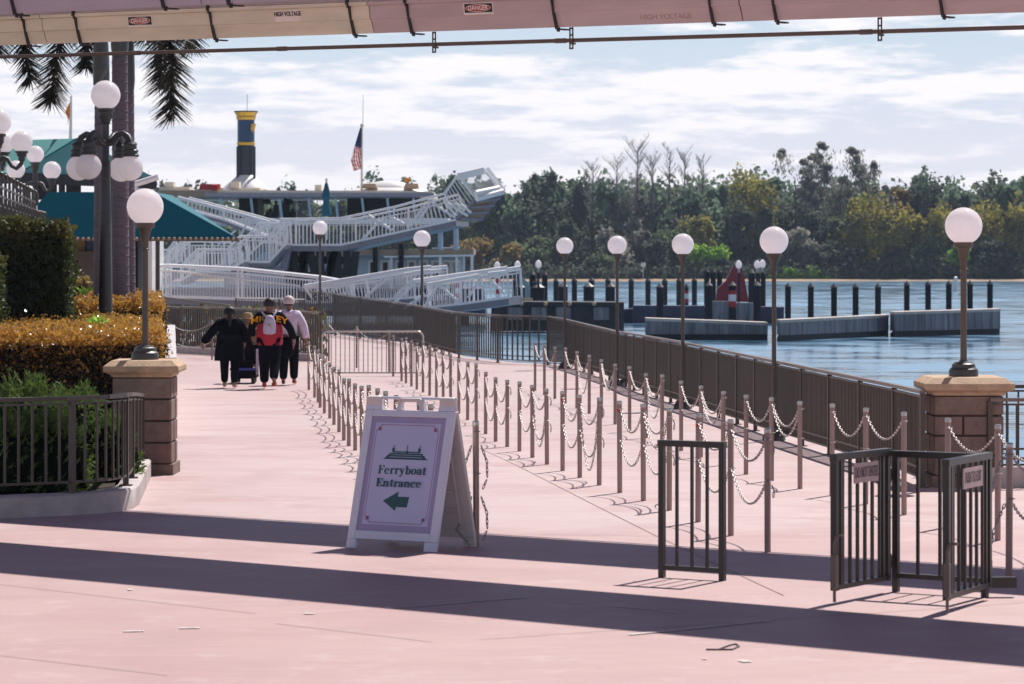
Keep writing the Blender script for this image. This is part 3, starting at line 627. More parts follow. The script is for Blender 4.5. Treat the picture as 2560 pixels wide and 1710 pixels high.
chain(('gate', 0), ('gate', 1), .93, .93, .2, 'upper chain running right from the grey post beside the gates', 'chains at the right-hand grey post')
chain(('gate', 0), ('gate', 1), .58, .58, .22, 'lower chain running right from the grey post beside the gates', 'chains at the right-hand grey post')
chain(('waterside', 21), ('gate', 1), .93, .93, .2, 'chain running right from the front post nearest the fence', 'chains at the right-hand grey post')
chain(('bed', 0), ('bed', 1), .93, .93, .28, 'upper rope chain in front of the planter fence', 'chains beside the planter fence')
chain(('bed', 0), ('bed', 1), .45, .45, .22, 'lower rope chain in front of the planter fence', 'chains beside the planter fence')
def loose(pts, label, group):
    mb = MB(); pts = [Vector(p) for p in pts]
    for a, b in zip(pts, pts[1:]): chain_geo(mb, a, b, 0)
    tag(mesh_obj('loose_chain', mb, M['chain'], None, 50, pts[0]), label, 'chain', group)
A, h = POSTS[('sign', 0)]
for sg, z, lb in ((-1, .84, 'upper left'), (1, .84, 'upper right'), (-1, .42, 'lower left'), (1, .42, 'lower right')):
    p = A+Vector((sg*.035, -.02, z)); loose([p, p+Vector((sg*.05, 0, -.14)), p+Vector((sg*(.055 if sg > 0 else .13), .0, -.28)), p+Vector((.02*sg, 0, -.36 if sg > 0 else -.40))], '%s end of chain hanging loose on the silver post behind the sign' % lb, 'loose chain ends at the silver post')
A, h = POSTS[('gate', 0)]
for z, lb in ((.93, 'upper'), (.55, 'lower')): loose([A+Vector((-.03, -.02, h*z)), A+Vector((-.13, -.15, h*z-.17)), A+Vector((-.17, -.22, h*z-.30))], '%s chain slanting left from the grey post to the gates' % lb, 'chains at the right-hand grey post')
for i in range(3, LC):
    if (LC-1-i) % 3 == 0 and i > 8:
        A, h = POSTS[('centre', i)]
        for z, lb in ((.9, 'upper'), (.55, 'lower')): loose([A+Vector((.03, 0, h*z)), A+Vector((.05, -.01, h*z-.05)), A+Vector((.045, -.01, h*z-.11))], '%s short chain end hooked on the %s post of the middle queue line' % (lb, ORD[LC-1-i]), 'short chain ends of the middle queue line')

# ---------------------------------------------------------------- fences
def fence(name, label, pts, hts, group, pick=.105, every=1.9, rail_m='rail', iron='iron', low=.10, two=True, r=.024, pr=.0085):
    pts = [Vector(p) for p in pts]; t = thing(name, label, 'fence', pts[0], group)
    seg = [0]
    for a, b in zip(pts, pts[1:]): seg.append(seg[-1]+(b-a).length)
    def ev(s):
        for i in range(len(pts)-1):
            if s <= seg[i+1] or i == len(pts)-2:
                u = (s-seg[i])/max(1e-6, seg[i+1]-seg[i]); return pts[i].lerp(pts[i+1], u), hts[i]+(hts[i+1]-hts[i])*u, (pts[i+1]-pts[i]).normalized()
    L_ = seg[-1]; ns = max(2, int(L_/.5)); up = Vector((0, 0, 1))
    mb = MB(); P = [ev(L_*i/ns) for i in range(ns+1)]
    for a, b in zip(P, P[1:]): mb.bar(a[0]+up*a[1], b[0]+up*b[1], .062, .038)
    part('handrail', mb, M[rail_m], t)
    for zz in ((low, low+.10) if two else (low,)):
        mb = MB()
        for a, b in zip(P, P[1:]): mb.bar(a[0]+up*zz, b[0]+up*zz, .03, .022)
        part('bottom_rail', mb, M[iron], t)
    mb = MB()
    for a, b in zip(P, P[1:]): mb.bar(a[0]+up*(a[1]-.05), b[0]+up*(b[1]-.05), .03, .02)
    part('top_channel', mb, M[iron], t)
    nb = max(1, round(L_/every))
    for k_ in range(nb+1):
        p, h, d = ev(L_*k_/nb); mb = MB(); sd = Vector((-d.y, d.x, 0)); mb.obox(p+up*(h-.02)/2, d*.026, sd*.026, up*(h-.02)/2); mb.obox(p+up*.006, d*.06, sd*.06, up*.006); part('fence_post', mb, M[iron], t)
        if k_ < nb:
            mb = MB(); a0, a1 = L_*k_/nb, L_*(k_+1)/nb; n = int((a1-a0)/pick)
            for j in range(1, n):
                p, h, d = ev(a0+(a1-a0)*j/n); sd = Vector((-d.y, d.x, 0)); mb.obox(p+up*(low+h-.05)/2, d*pr, sd*pr, up*(h-.05-low)/2)
            part('picket_panel', mb, M[iron], t)
    return t
fh = [(y-t)*p.y/F for (x, y, t), p in zip(FENCE, fpts)]
fence('waterfront_fence', 'long brown picket fence along the lake edge from the right pillar to the bend', fpts[:10], fh[:10], 'fences', .088, pr=.011)
fence('waterfront_fence', 'see-through middle run of the brown lake fence, left of the bend', fpts[9:15], fh[9:15], 'fences', .26, 2.6, pr=.017)
fence('waterfront_fence', 'farthest run of the brown lake fence, beside the barrier and the walkers', fpts[14:], fh[14:], 'fences', .30, 6.0, pr=.020)
rp = [Vector((5.02, 31.4, gz(31.4)+.2)), Vector((7.2, 31.9, gz(31.9)+.2))]
fence('kerb_fence', 'brown picket fence on a low kerb right of the right pillar', rp, [.72, .70], 'fences', .1, 1.6)
fence('quay_fence', 'dark railing behind the right pillar against the water', [Vector((4.75, 33.4, gz(33)-.1)), Vector((8.5, 34.0, gz(34)-.1))], [1.08, 1.08], 'fences', .13, 1.6, 'iron')
mb = MB(); mb.bar((4.9, 31.35, gz(31)+.10), (7.4, 31.9, gz(31)+.10), .22, .22); tag(mesh_obj('low_kerb', mb, M['curb'], None, None, (5, 31.4, 0)), 'low grey kerb under the fence right of the right pillar', 'kerb')
# planter kerb and fence on the left
ck = [(-80,1301),(0,1297),(150,1290),(255,1284),(300,1279),(332,1272),(347,1262),(355,1245),(378,1191)]
cg = [gp(*p) for p in ck]; CH = .20
mb = MB(); k = len(cg); inner = []
for i, p in enumerate(cg):
    a = cg[max(0, i-1)]; b = cg[min(k-1, i+1)]; d = (b-a); d.z = 0; d.normalize(); inner.append(p+Vector((-d.y, d.x, 0))*.20)
u = Vector((0, 0, CH)); vs = []; fs = []
for p, q in zip(cg, inner): vs += [p-Vector((0,0,.05)), p+u*.9, p+u+(q-p)*.12, q+u, q-Vector((0,0,.05))]
for i in range(k-1):
    for j in range(4): fs.append((i*5+j, i*5+j+1, (i+1)*5+j+1, (i+1)*5+j))
mb.add(vs, fs); tag(mesh_obj('planter_kerb', mb, M['curb'], None, 50, cg[1]), 'curved grey concrete kerb round the left planting bed', 'kerb')
fence('planter_fence', 'dark railing with a rounded corner on the left planter kerb', [p.lerp(q, .5)+u for p, q in zip(cg, inner)], [.88]*6+[.87, .84, .70], 'fences', .125, 1.05, 'iron', 'iron', .10, False, pr=.010)
mb = MB(); mb.add([(-40, 27.9, gz(27.9)+.13), (-4.4, 27.9, gz(27.9)+.13), (-3.85, 28.7, gz(28.7)+.13), (-4.3, 33, gz(33)+.13), (-4.72, 40, gz(40)+.08), (-6.95, 62, gz(62)+.06), (-9.3, 82, gz(82)+.06), (-40, 82, gz(82)+.06)], [tuple(range(8))]); struct('planting_bed_soil', mb, M['soil'])
# fences behind the people
a5 = [gp(330, 872), gp(450, 882), gp(560, 888), gp(700, 897), gp(800, 903)]
fence('bed_fence', 'dark picket fence around the shrubs behind the walking group', a5, [1.33, 1.36, 1.36, 1.33, 1.28], 'fences', .15, 2.2, 'rail', pr=.019)
mb = MB()
for a, b in zip(a5, a5[1:]): mb.bar(a+Vector((0, -.25, .06)), b+Vector((0, -.25, .06)), .3, .26)
tag(mesh_obj('bed_kerb', mb, M['curb'], None, None, a5[0]), 'grey kerb below the picket fence behind the walking group', 'kerb')
r0, r1 = at(385, 741, 93), at(806, 793, 84)
t = thing('sloping_handrail', 'long sloping grey handrail above the shrubs behind the group', 'handrail', Vector((r0.x, r0.y, gz(93))))
mb = MB(); mb.bar(r0, r1, .07, .06); part('rail', mb, M['rail'], t)
for u_ in (.05, .3, .55, .78, .97):
    p = r0.lerp(r1, u_); mb = MB(); mb.bar((p.x, p.y, gz(p.y)), p, .05, .05); part('rail_post', mb, M['iron'], t)
b5 = [at(590, 800, 104), at(690, 802, 103), at(760, 803, 101)]
for p in b5: p.z = gz(p.y)
fence('ramp_fence', 'short dark picket fence at the foot of the white ramps', b5, [1.52+.0, 1.5, 1.48], 'fences', .13, 1.8, 'gal')
mb = MB()
for i in range(2600):
    u_ = R.random(); p = a5[0].lerp(a5[-1], u_)+Vector((0, .4+R.random()*3.5, 0)); mb.m = 0 if R.random() < .62 else (1 if R.random() < .6 else 2); mb.leaf(p+Vector((0, 0, R.random()**.8*1.35)), .20, .5)
tag(mesh_obj('bed_shrubs', mb, [LM['dark'], M['shrub_red'], LM['olive']]), 'mixed red and green shrubs behind the picket fence', 'shrubs', None, 'stuff')
# barricade
t = thing('crowd_barrier', 'galvanised crowd barrier with rounded corners across the queue entrance', 'barrier', gp(930, 940))
B0, B1 = gp(805, 940), gp(1058, 940); hb = 1.0; d = (B1-B0).normalized(); up = Vector((0, 0, 1)); rc = .13; pts = [B0]
for i in range(6): a_ = math.pi/2*i/5; pts.append(B0+d*(rc-rc*math.cos(a_))+up*(hb-rc+rc*math.sin(a_)))
for i in range(6): a_ = math.pi/2*(1-i/5); pts.append(B1-d*(rc-rc*math.cos(a_))+up*(hb-rc+rc*math.sin(a_)))
pts.append(B1); mb = MB(); mb.tube(pts, .021, 8); part('outer_frame', mb, M['gal'], t, 60)
mb = MB(); mb.tube([B0+up*.07, B1+up*.07], .017, 8); part('bottom_bar', mb, M['gal'], t, 60)
mb = MB(); L_ = (B1-B0).length
for i in range(1, 22): mb.tube([B0+d*L_*i/22+up*.07, B0+d*L_*i/22+up*hb], .0085, 6)
part('bars', mb, M['iron'], t, 60)
for p in (B0, B1): mb = MB(); mb.bar(p+Vector((0, -.28, .015)), p+Vector((0, .28, .015)), .05, .012); part('foot', mb, M['gal'], t)
# ---------------------------------------------------------------- brick pillars and lamps
UP = Vector((0, 0, 1))
def pillar(c, wd, h, capw, courses, label, cham=.0, seed=1):
    rr = random.Random(seed); t = thing('stone_pillar', label, 'pillar', c, 'stone pillars with lamps'); z = c.z; a = wd/2
    mb = MB(); mb.box(c.x-a+.022, c.x+a-.022, c.y-a+.022, c.y+a-.022, z, z+h-.16); part('core', mb, M['mortar'], t)
    mb = MB(); ph = .12; mb.box(c.x-a-.025, c.x+a+.025, c.y-a-.025, c.y+a+.025, z-.02, z+ph)
    part('plinth', mb, M['stone'], t)
    mb = MB(); z0 = z+ph; ch = (h-.19-ph)/courses; g = .011
    for k_ in range(courses):
        zz = z0+k_*ch
        for ax in range(4):
            spl = [0, .42, 1] if (k_ % 2 == 0) == (ax % 2 == 0) else [0, 1] if k_ % 2 else [0, .62, 1]
            for u0, u1 in zip(spl, spl[1:]):
                p0, p1 = -a+wd*u0+g, -a+wd*u1-g; dd = .018+rr.random()*.004; mb.m = rr.choice((0, 0, 0, 1, 2))
                if ax == 0: mb.box(c.x+p0, c.x+p1, c.y-a, c.y-a+dd, zz+g, zz+ch-g)
                if ax == 1: mb.box(c.x+a-dd, c.x+a, c.y+p0+.024, c.y+p1-.024, zz+g, zz+ch-g)
                if ax == 2: mb.box(c.x+p0, c.x+p1, c.y+a-dd, c.y+a, zz+g, zz+ch-g)
                if ax == 3: mb.box(c.x-a, c.x-a+dd, c.y+p0+.024, c.y+p1-.024, zz+g, zz+ch-g)
    o = part('stone_shaft', mb, [M['stone'], M['stone2'], M['stone3']], t)
    b = o.modifiers.new('edge', 'BEVEL'); b.width = .005; b.segments = 2; b.limit_method = 'ANGLE'
    q = capw/2; zc = z+h-.19; s2 = math.sqrt(2)
    mb = MB(); mb.lathe([(a*s2*1.0, 0), (a*s2*1.06, .035), (q*s2*.985, .06), (q*s2, .075), (q*s2, .125), (q*s2*.80, .19), (.0001, .19)], (c.x, c.y, zc), 4, rot=math.pi/4)
    o = part('cap_stone', mb, M['cap'], t); b = o.modifiers.new('edge', 'BEVEL'); b.width = .006; b.segments = 2; b.limit_method = 'ANGLE'
    return t
M['stone2'] = mat('pillar_grey_stone', (.205, .150, .120), .85, 0, .2, 9, bump=.5, bscale=60)
M['stone3'] = mat('pillar_dark_stone', (.200, .118, .100), .85, 0, .2, 9, bump=.5, bscale=60)
pl = gp(358, 1188); pl.y += .33; pr_ = gp(2408, 1218); pr_.y += .37; pl.x = (363-CX)*pl.y/F; pr_.x = (2409-CX)*pr_.y/F
pillar(pl, .66, (1188-901)*33.3/F, .84, 4, 'brown stone pillar with a buff cap at the planter corner', seed=3)
pillar(pr_, .74, (1218-944)*31.4/F, .94, 4, 'brown stone pillar with a buff cap joining the waterside fences', seed=5)
def lamp(base, h, r, label, m='lamp_brown', group='globe lamps', foot=True, pole_r=.034):
    t = thing('globe_lamp', label, 'lamp', base, group); c = (base.x, base.y, base.z); k = r/.207
    seat = h-r*.90
    mb = MB(); mb.lathe([(pole_r*k*1.12, 0), (pole_r*k, .3), (pole_r*k*.95, seat-.30*k)], c, 16); part('pole', mb, M[m], t, 40)
    mb = MB(); mb.lathe([(.036*k, seat-.31*k), (.044*k, seat-.30*k), (.044*k, seat-.285*k), (.036*k, seat-.28*k), (.040*k, seat-.20*k), (.062*k, seat-.10*k), (.078*k, seat-.055*k), (.105*k, seat-.05*k), (.108*k, seat-.005*k), (.095*k, seat+.012*k), (.0001, seat+.012*k)], c, 20); part('globe_holder', mb, M[m], t, 35)
    mb = MB(); mb.sphere((base.x, base.y, base.z+h), r, 32, 20, 1.0, -.93); part('globe', mb, M['globe'], t, 60)
    if foot:
        mb = MB(); mb.lathe([(.155, 0), (.158, .055), (.150, .07), (.152, .075), (.128, .095), (.122, .13), (.10, .142), (.098, .15), (.05, .158), (.045, .17)], c, 20); part('foot', mb, M['lamp_iron'], t, 35)
    return t
b = Vector((pl.x, pl.y, pl.z+(1188-901)*33.3/F)); lamp(b, at(363, 517, pl.y).z-b.z, .207, 'globe lamp standing on the left stone pillar', 'lamp_brown', pole_r=.036)
b = Vector((pr_.x, pr_.y, pr_.z+(1218-944)*31.4/F)); lamp(b, at(2409, 565, pr_.y).z-b.z, .198, 'globe lamp standing on the right stone pillar', 'lamp_brown', pole_r=.036)
for x, gy, dia, by, lb in ((1935, 602, 72, 1101, 'lakeside globe lamp nearest the right pillar'), (1707, 611, 55, 1022, 'lakeside globe lamp before the red marker'), (1543, 613, 48, 965, 'lakeside globe lamp third from the right pillar'), (1412, 615, 43, 922, 'lakeside globe lamp where the fence bends'),
                           (1055, 597, 43, 866, 'globe lamp in front of the lower white gangway'), (800, 570, 37, 838, 'farthest globe lamp, below the closed teal umbrella')):
    b = gp(x, by); lamp(b, at(x, gy, b.y).z-b.z, dia/2*b.y/F, lb, 'lamp_brown', 'globe lamps along the lake fence', True)
def cluster(px, py_c, Y, r, zb, arms, label, arm_kind, pole_r, arm_y):
    c = at(px, py_c, Y); t = thing('cluster_lamp', label, 'lamp', (c.x, c.y, zb), 'iron cluster lamps'); o = (c.x, c.y, 0); top = c.z-r*.9; k = r/.25
    zr = zb+.75
    mb = MB(); mb.lathe([(pole_r*1.75, zb), (pole_r*1.6, zr-.4), (pole_r*1.55, zr-.28), (pole_r*1.9, zr-.25), (pole_r*1.5, zr-.18), (pole_r*1.5, zr), (pole_r*1.9, zr+.03), (pole_r*1.2, zr+.09), (pole_r*1.15, zr+1), (pole_r*.85, top-.9*k), (pole_r*.62, top-.85*k), (pole_r*.6, top-.25*k)], o, 20); part('pole', mb, M['lamp_iron'], t, 35)
    mb = MB(); mb.lathe([(.10*k, top-.26*k), (.075*k, top-.24*k), (.10*k, top-.18*k), (.115*k, top-.16*k), (.12*k, top-.06*k), (.15*k, top-.04*k), (.155*k, top), (.0001, top+.01)], o, 20); part('globe_holder', mb, M['lamp_iron'], t, 35)
    mb = MB(); mb.sphere(c, r, 28, 18, 1, -.93); part('globe', mb, M['globe'], t, 60)
    for dx, dy, gy, gr in arms:
        g = at(px, gy, Y) + Vector((dx, dy, 0)); dirv = Vector((dx, dy, 0)); L_ = dirv.length; dirv.normalize(); za = at(px, arm_y, Y).z; rr = gr*Y/F
        mb = MB(); p = lambda u, z: Vector((c.x, c.y, 0))+dirv*L_*u+UP*z
        if arm_kind == 'down':
            top_g = g.z+rr*.9; mb.tube([p(.02, za-.05), p(.30, za-.02), p(.50, za+.10), p(.70, za+.13), p(.90, za+.07), p(1, za-.06), p(1, top_g+.22)], [.07, .075, .06, .055, .06, .075, .085], 10); part('arm', mb, M['lamp_iron'], t, 50)
            mb = MB(); mb.lathe([(.155, -.005), (.16, .03), (.135, .05), (.135, .08), (.15, .09), (.15, .11), (.12, .13), (.115, .20), (.13, .22), (.10, .26)], (g.x, g.y, top_g), 18); part('globe_holder', mb, M['lamp_iron'], t, 35)
            mb = MB(); mb.sphere(g, rr, 28, 18); part('globe', mb, M['globe'], t, 60)
        else:
            bt = g.z-rr*.9; mb.tube([p(.03, za), p(.25, za+.05), p(.42, za+.02), p(.58, za-.15), p(.78, za-.22), p(.95, za-.12), p(1, bt-.25)], [.075, .075, .06, .055, .055, .06, .06], 10); part('arm', mb, M['lamp_iron'], t, 50)
            mb = MB(); mb.lathe([(.06, -.26), (.09, -.22), (.085, -.15), (.12, -.13), (.13, -.06), (.165, -.045), (.17, 0), (.0001, .01)], (g.x, g.y, bt), 18); part('globe_holder', mb, M['lamp_iron'], t, 35)
            mb = MB(); mb.sphere(g, rr, 28, 18, 1, -.93); part('globe', mb, M['globe'], t, 60)
Y_ = 54; u_ = Y_/F
ar = [(-33*u_, -68*u_, 418, 32.5), (66*u_, -34*u_, 421, 32), (30*u_, 68*u_, 421, 31.5), (-72*u_, 34*u_, 419, 31.5)]
cluster(264, 238, Y_, 37*u_, gz(54), ar, 'tall black lamp with one globe on top and four hanging globes', 'down', .11, 352)
Y_ = 76; u_ = Y_/F
cluster(-6, 304, Y_, 34*u_, gz(76), [(62*u_, -.1, 354, 27), (-62*u_, .1, 354, 27), (.05, .62, 354, 27)], 'black lamp with upturned arms cut by the left edge', 'up', .13, 400)
Y_ = 95; u_ = Y_/F
cluster(88, 386, Y_, 22*u_, gz(95), [(43*u_, -.1, 426, 22.5), (-50*u_, .1, 424, 23)], 'farther black lamp with upturned arms above the ornate railing', 'up', .13, 462)

# ---------------------------------------------------------------- A-frame sign
BLf, BRf = gp(864, 1369), gp(1088, 1381); bk = Vector((.337, .53, 0)); Wv = BRf-BLf; W_ = Wv.length; ex = Wv.normalized()
apexL = BLf + bk*.5 + UP*1.235; ey = (apexL-BLf); HP = ey.length; ey.normalize(); ez = ex.cross(ey).normalized()
if ez.y > 0: ez = -ez
sg = thing('sandwich_board', 'white plastic sandwich board pointing left to the ferryboat entrance', 'sign', BLf + bk*.5)
def sheet(O, ex, ey, ez, polys, th, mb):
    for pl_ in polys: mb.extr([O+ex*(u*W_)+ey*(v*HP) for u, v in pl_], -ez*th)
rc_ = lambda a, b, c, d: [(a, c), (b, c), (b, d), (a, d)]
def board(O, ex, ey, ez, nm, front):
    mb = MB()
    P = [rc_(0, .085, .062, .905), rc_(.915, 1, .062, .905), rc_(.0852, .9148, .062, .118), rc_(.0852, .9148, .862, .905), rc_(0, .105, 0, .0618), rc_(.865, 1, 0, .0618), [(.005, .9052), (.19, .9052), (.175, .94), (.165, .998), (.012, .998)], [(.81, .9052), (.995, .9052), (.988, .998), (.83, .998), (.82, .94)],
         [(.345, .9052), (.395, .9052), (.405, .985), (.375, .985), (.36, .97)], [(.605, .9052), (.655, .9052), (.64, .97), (.625, .985), (.595, .985)], rc_(.385, .615, .9652, .99)]
    sheet(O, ex, ey, ez, P, .040, mb); sheet(O-ez*.014, ex, ey, ez, [rc_(.0852, .9148, .1182, .8618)], .020, mb)
    if not front:                                                   # moulded ribs on the inner side
        for q in (rc_(.14, .30, .16, .185), rc_(.14, .80, .20, .215), rc_(.2, .215, .25, .6), rc_(.55, .57, .2, .82), rc_(.70, .84, .24, .26), rc_(.70, .84, .36, .38), rc_(.70, .84, .52, .54), rc_(.86, .88, .16, .80), rc_(.3, .5, .7, .72), rc_(.3, .5, .45, .47)): sheet(O+ez*-.034+ez*.048*0, ex, ey, ez, [q], .018, mb)
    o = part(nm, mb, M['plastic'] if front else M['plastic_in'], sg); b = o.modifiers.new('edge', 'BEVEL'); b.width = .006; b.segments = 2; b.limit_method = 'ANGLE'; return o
board(BLf, ex, ey, ez, 'front_board', True)
BLb = BLf+bk; eyb = (apexL-BLb).normalized(); ezb = ex.cross(eyb).normalized()
if ezb.y < 0: ezb = -ezb
board(BLb, ex, eyb, ezb, 'back_board', False)
mb = MB(); mb.tube([apexL+ex*.02-UP*.02, apexL+ex*(W_-.02)-UP*.02], .012, 8); part('hinge', mb, M['plastic'], sg, 50)
SO = BLf - ez*.012                                                  # recessed sheet plane
def flat(mb, poly, z): mb.add([SO+ex*(u*W_)+ey*(v*HP)+ez*z for u, v in poly], [tuple(range(len(poly)))])
mb = MB(); mb.extr([SO+ex*(u*W_)+ey*(v*HP) for u, v in rc_(.088, .912, .121, .859)], ez*.0015); part('poster_border', mb, M['poster_border'], sg)
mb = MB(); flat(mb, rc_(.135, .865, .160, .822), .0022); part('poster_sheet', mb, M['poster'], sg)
mb = MB(); z = .0028
U0, U1, V0, V1 = .150, .850, .172, .810; tw = .005; th_ = .0035; nk = .055; nv = .04
for q in (rc_(U0, U0+tw, V0+nv, V1-nv), rc_(U1-tw, U1, V0+nv, V1-nv), rc_(U0+nk, U1-nk, V0, V0+th_), rc_(U0+nk, U1-nk, V1-th_, V1),
          rc_(U0, U0+nk, V1-nv, V1-nv+th_), rc_(U0+nk-tw, U0+nk, V1-nv, V1), rc_(U1-nk, U1, V1-nv, V1-nv+th_), rc_(U1-nk, U1-nk+tw, V1-nv, V1), rc_(U0, U0+nk, V0+nv-th_, V0+nv), rc_(U0+nk-tw, U0+nk, V0, V0+nv), rc_(U1-nk, U1, V0+nv-th_, V0+nv), rc_(U1-nk, U1-nk+tw, V0, V0+nv)): z += .00012; flat(mb, q, z)
for cu, cv, su, sv in ((U0, V1, 1, -1), (U1, V1, -1, -1), (U0, V0, 1, 1), (U1, V0, -1, 1)):    # corner sprigs
    for a_, l_ in ((0.35, .044), (.8, .052), (1.25, .044), (.55, .03), (1.05, .03)):
        z += .00012; dx, dy = math.cos(a_)*l_, math.sin(a_)*l_*.70; o_ = (cu+su*(nk*.92), cv+sv*(nv*.92)); e_ = (o_[0]-su*dx, o_[1]-sv*dy); nx, ny = -(e_[1]-o_[1])*.09, (e_[0]-o_[0])*.09
        flat(mb, [o_, ((o_[0]+e_[0])/2+nx, (o_[1]+e_[1])/2+ny), e_, ((o_[0]+e_[0])/2-nx, (o_[1]+e_[1])/2-ny)], z)
part('red_line_frame', mb, M['poster_red'], sg)
mb = MB(); z = .0030                                                 # ferry picture
def bq(*qs):
    global z
    for q in qs: z += .00012; flat(mb, [(.27+u*.50, .585+v*.0105) for u, v in q], z)
bq([(0, 0.4), (.02, 0), (.98, 0), (1, .4), (.93, 1.2), (.07, 1.2)], rc_(.08, .92, 1.7, 2.6), rc_(.13, .87, 3.0, 3.9), rc_(.19, .81, 4.3, 5.0), [(.05, 1.2), (.12, 1.2), (.17, 3.8), (.15, 3.8)], [(.88, 1.2), (.95, 1.2), (.85, 3.8), (.83, 3.8)], rc_(.505, .525, 5.0, 8.8), rc_(.49, .54, 3.9, 5.2), rc_(.18, .24, 5, 6.6), rc_(.76, .82, 5, 6.6), [(.165, 6.6), (.255, 6.6), (.21, 7.4)], [(.745, 6.6), (.835, 6.6), (.79, 7.4)], rc_(.205, .211, 7.2, 8.6), rc_(.785, .791, 7.2, 8.6), [(.211, 8.5), (.25, 8.2), (.211, 7.8)], [(.791, 8.5), (.83, 8.2), (.791, 7.8)])
for i in range(26): bq(rc_(.12+i*.03, .127+i*.03, 1.2, 1.9))
for i in range(24): bq(rc_(.15+i*.03, .157+i*.03, 2.5, 3.2))
for i in range(21): bq(rc_(.20+i*.03, .206+i*.03, 3.8, 4.5))
part('ferry_picture', mb, M['ink'], sg)
mb = MB(); flat(mb, [(.335, .315), (.50, .378), (.495, .345), (.625, .345), (.61, .277), (.49, .277), (.485, .252)], .0031); part('arrow', mb, M['ink'], sg)
def arc(cx, cy, rx, ry, ts, tt, a0, a1, n=14):                       # stroke thicker at its sides than at top and bottom
    qs = []
    for i in range(n):
        A, B = math.radians(a0+(a1-a0)*i/n), math.radians(a0+(a1-a0)*(i+1)/n+.3)
        pt = lambda a, k_: (cx+(rx-ts*k_)*math.cos(a), cy+(ry-tt*k_)*math.sin(a)); qs.append([pt(A, 0), pt(B, 0), pt(B, 1), pt(A, 1)])
    return qs
dot = lambda x, y, r: [[(x+r*math.cos(i*math.pi/5), y+r*math.sin(i*math.pi/5)) for i in range(10)]]
GL = {
 'F': ([rc_(.12,.33,.05,.95), rc_(0,.45,0,.05), rc_(0,.74,.95,1), [(.62,.95),(.74,.95),(.74,.68),(.70,.68)], rc_(.33,.52,.475,.535), [(.50,.64),(.55,.64),(.55,.36),(.50,.36)]], .78),
 'E': ([rc_(.12,.33,.05,.95), rc_(0,.74,0,.05), rc_(0,.74,.95,1), [(.62,.95),(.74,.95),(.74,.70),(.70,.70)], [(.62,.05),(.78,.05),(.78,.30),(.74,.30)], rc_(.33,.52,.475,.535), [(.50,.64),(.55,.64),(.55,.36),(.50,.36)]], .82),
 'e': (arc(.30,.34,.30,.355,.16,.06,-40,0)[:0]+arc(.30,.34,.30,.355,.16,.06,4,318)+[rc_(.13,.57,.355,.40)], .66),
 'r': ([rc_(.10,.28,.045,.635), rc_(0,.40,0,.045), rc_(0,.28,.635,.68), [(.28,.50),(.28,.58),(.40,.68),(.47,.68),(.45,.62),(.38,.60)]]+dot(.46,.59,.095), .57),
 'y': ([[(.03,.64),(.22,.64),(.42,.10),(.33,-.04)], [(.52,.64),(.58,.64),(.27,-.24),(.20,-.24)], rc_(-.03,.32,.635,.68), rc_(.42,.70,.635,.68)]+dot(.16,-.19,.085), .70),
 'b': ([rc_(.08,.26,0,.95), rc_(0,.26,.95,1)]+arc(.39,.34,.29,.355,.17,.05,0,360,20), .72),
 'o': (arc(.33,.34,.33,.355,.18,.05,0,360,20), .70),
 'a': ([rc_(.36,.53,.05,.48), [(.36,.05),(.40,0),(.62,0),(.62,.05)]]+arc(.24,.185,.23,.20,.15,.055,30,330)+arc(.29,.46,.24,.225,.14,.05,0,165)+dot(.12,.50,.085), .64),
 't': ([rc_(.12,.30,.08,.85), rc_(0,.44,.63,.68), [(.12,.08),(.18,0),(.36,0),(.45,.06),(.43,.10),(.34,.07),(.30,.08)]], .48),
 'n': ([rc_(.09,.27,.045,.635), rc_(0,.35,0,.045), rc_(.41,.78,0,.045), rc_(0,.27,.635,.68), rc_(.51,.69,.045,.45)]+arc(.45,.43,.24,.25,.18,.07,0,150), .82),
 'c': (arc(.31,.34,.31,.355,.17,.06,50,312)+dot(.49,.53,.095), .62)}
mb = MB(); z = .0030
for word, u0, u1, vb, sc in (('Ferryboat', .230, .775, .489, .056), ('Entrance', .232, .745, .405, .054)):
    tot = sum(GL[c_][1] for c_ in word); kx = (u1-u0)/tot; x = u0
    for c_ in word:
        for q in GL[c_][0]:
            for dx in (0, .055): z += .00003; flat(mb, [(x+(px_+dx)*kx*.95, vb+py_*sc) for px_, py_ in q], z)
        x += GL[c_][1]*kx
part('lettering', mb, M['ink'], sg)

# ---------------------------------------------------------------- gates
def panel(name, A, B, h, z0, nb, parent, lowbar, posts=True, tw=.042, bw=.020, top=.045):
    d = (B-A).normalized(); sd = Vector((-d.y, d.x, 0)); L_ = (B-A).length
    mb = MB(); mb.bar(A+UP*(h-top/2)-d*tw*.6, B+UP*(h-top/2)+d*tw*.6, .052, top); part('top_rail', mb, M['iron_gate'], parent)
    for p in (A, B): mb = MB(); mb.obox(p+UP*(z0+h-top)/2, d*tw/2, sd*tw/2, UP*(h-top-z0)/2); part('upright', mb, M['iron_gate'], parent)
    mb = MB(); mb.bar(A+UP*lowbar+d*tw/2, B+UP*lowbar-d*tw/2, .034, .034); part('bottom_rail', mb, M['iron_gate'], parent)
    mb = MB()
    for i in range(1, nb+1):
        p = A+d*L_*i/(nb+1); mb.obox(p+UP*(lowbar+.017+h-top)/2, d*bw/2, sd*bw/2, UP*(h-top-lowbar-.017)/2)
    part('bars', mb, M['iron_gate'], parent); return d, sd
A, B = gp(1655, 1443), gp(1806, 1452)
t = thing('gate_panel', 'short fixed dark railing panel standing alone left of the gates', 'railing', A); panel('x', A, B, 1.01, 0, 3, t, .075)
for z_ in (.955, .52):
    mb = MB(); mb.tube([A+Vector((-.022-.03*math.sin(a_), 0, z_+.016*math.cos(a_))) for a_ in [i*math.pi/5 for i in range(6)]], .005, 5); part('latch_loop', mb, M['steel'], t)
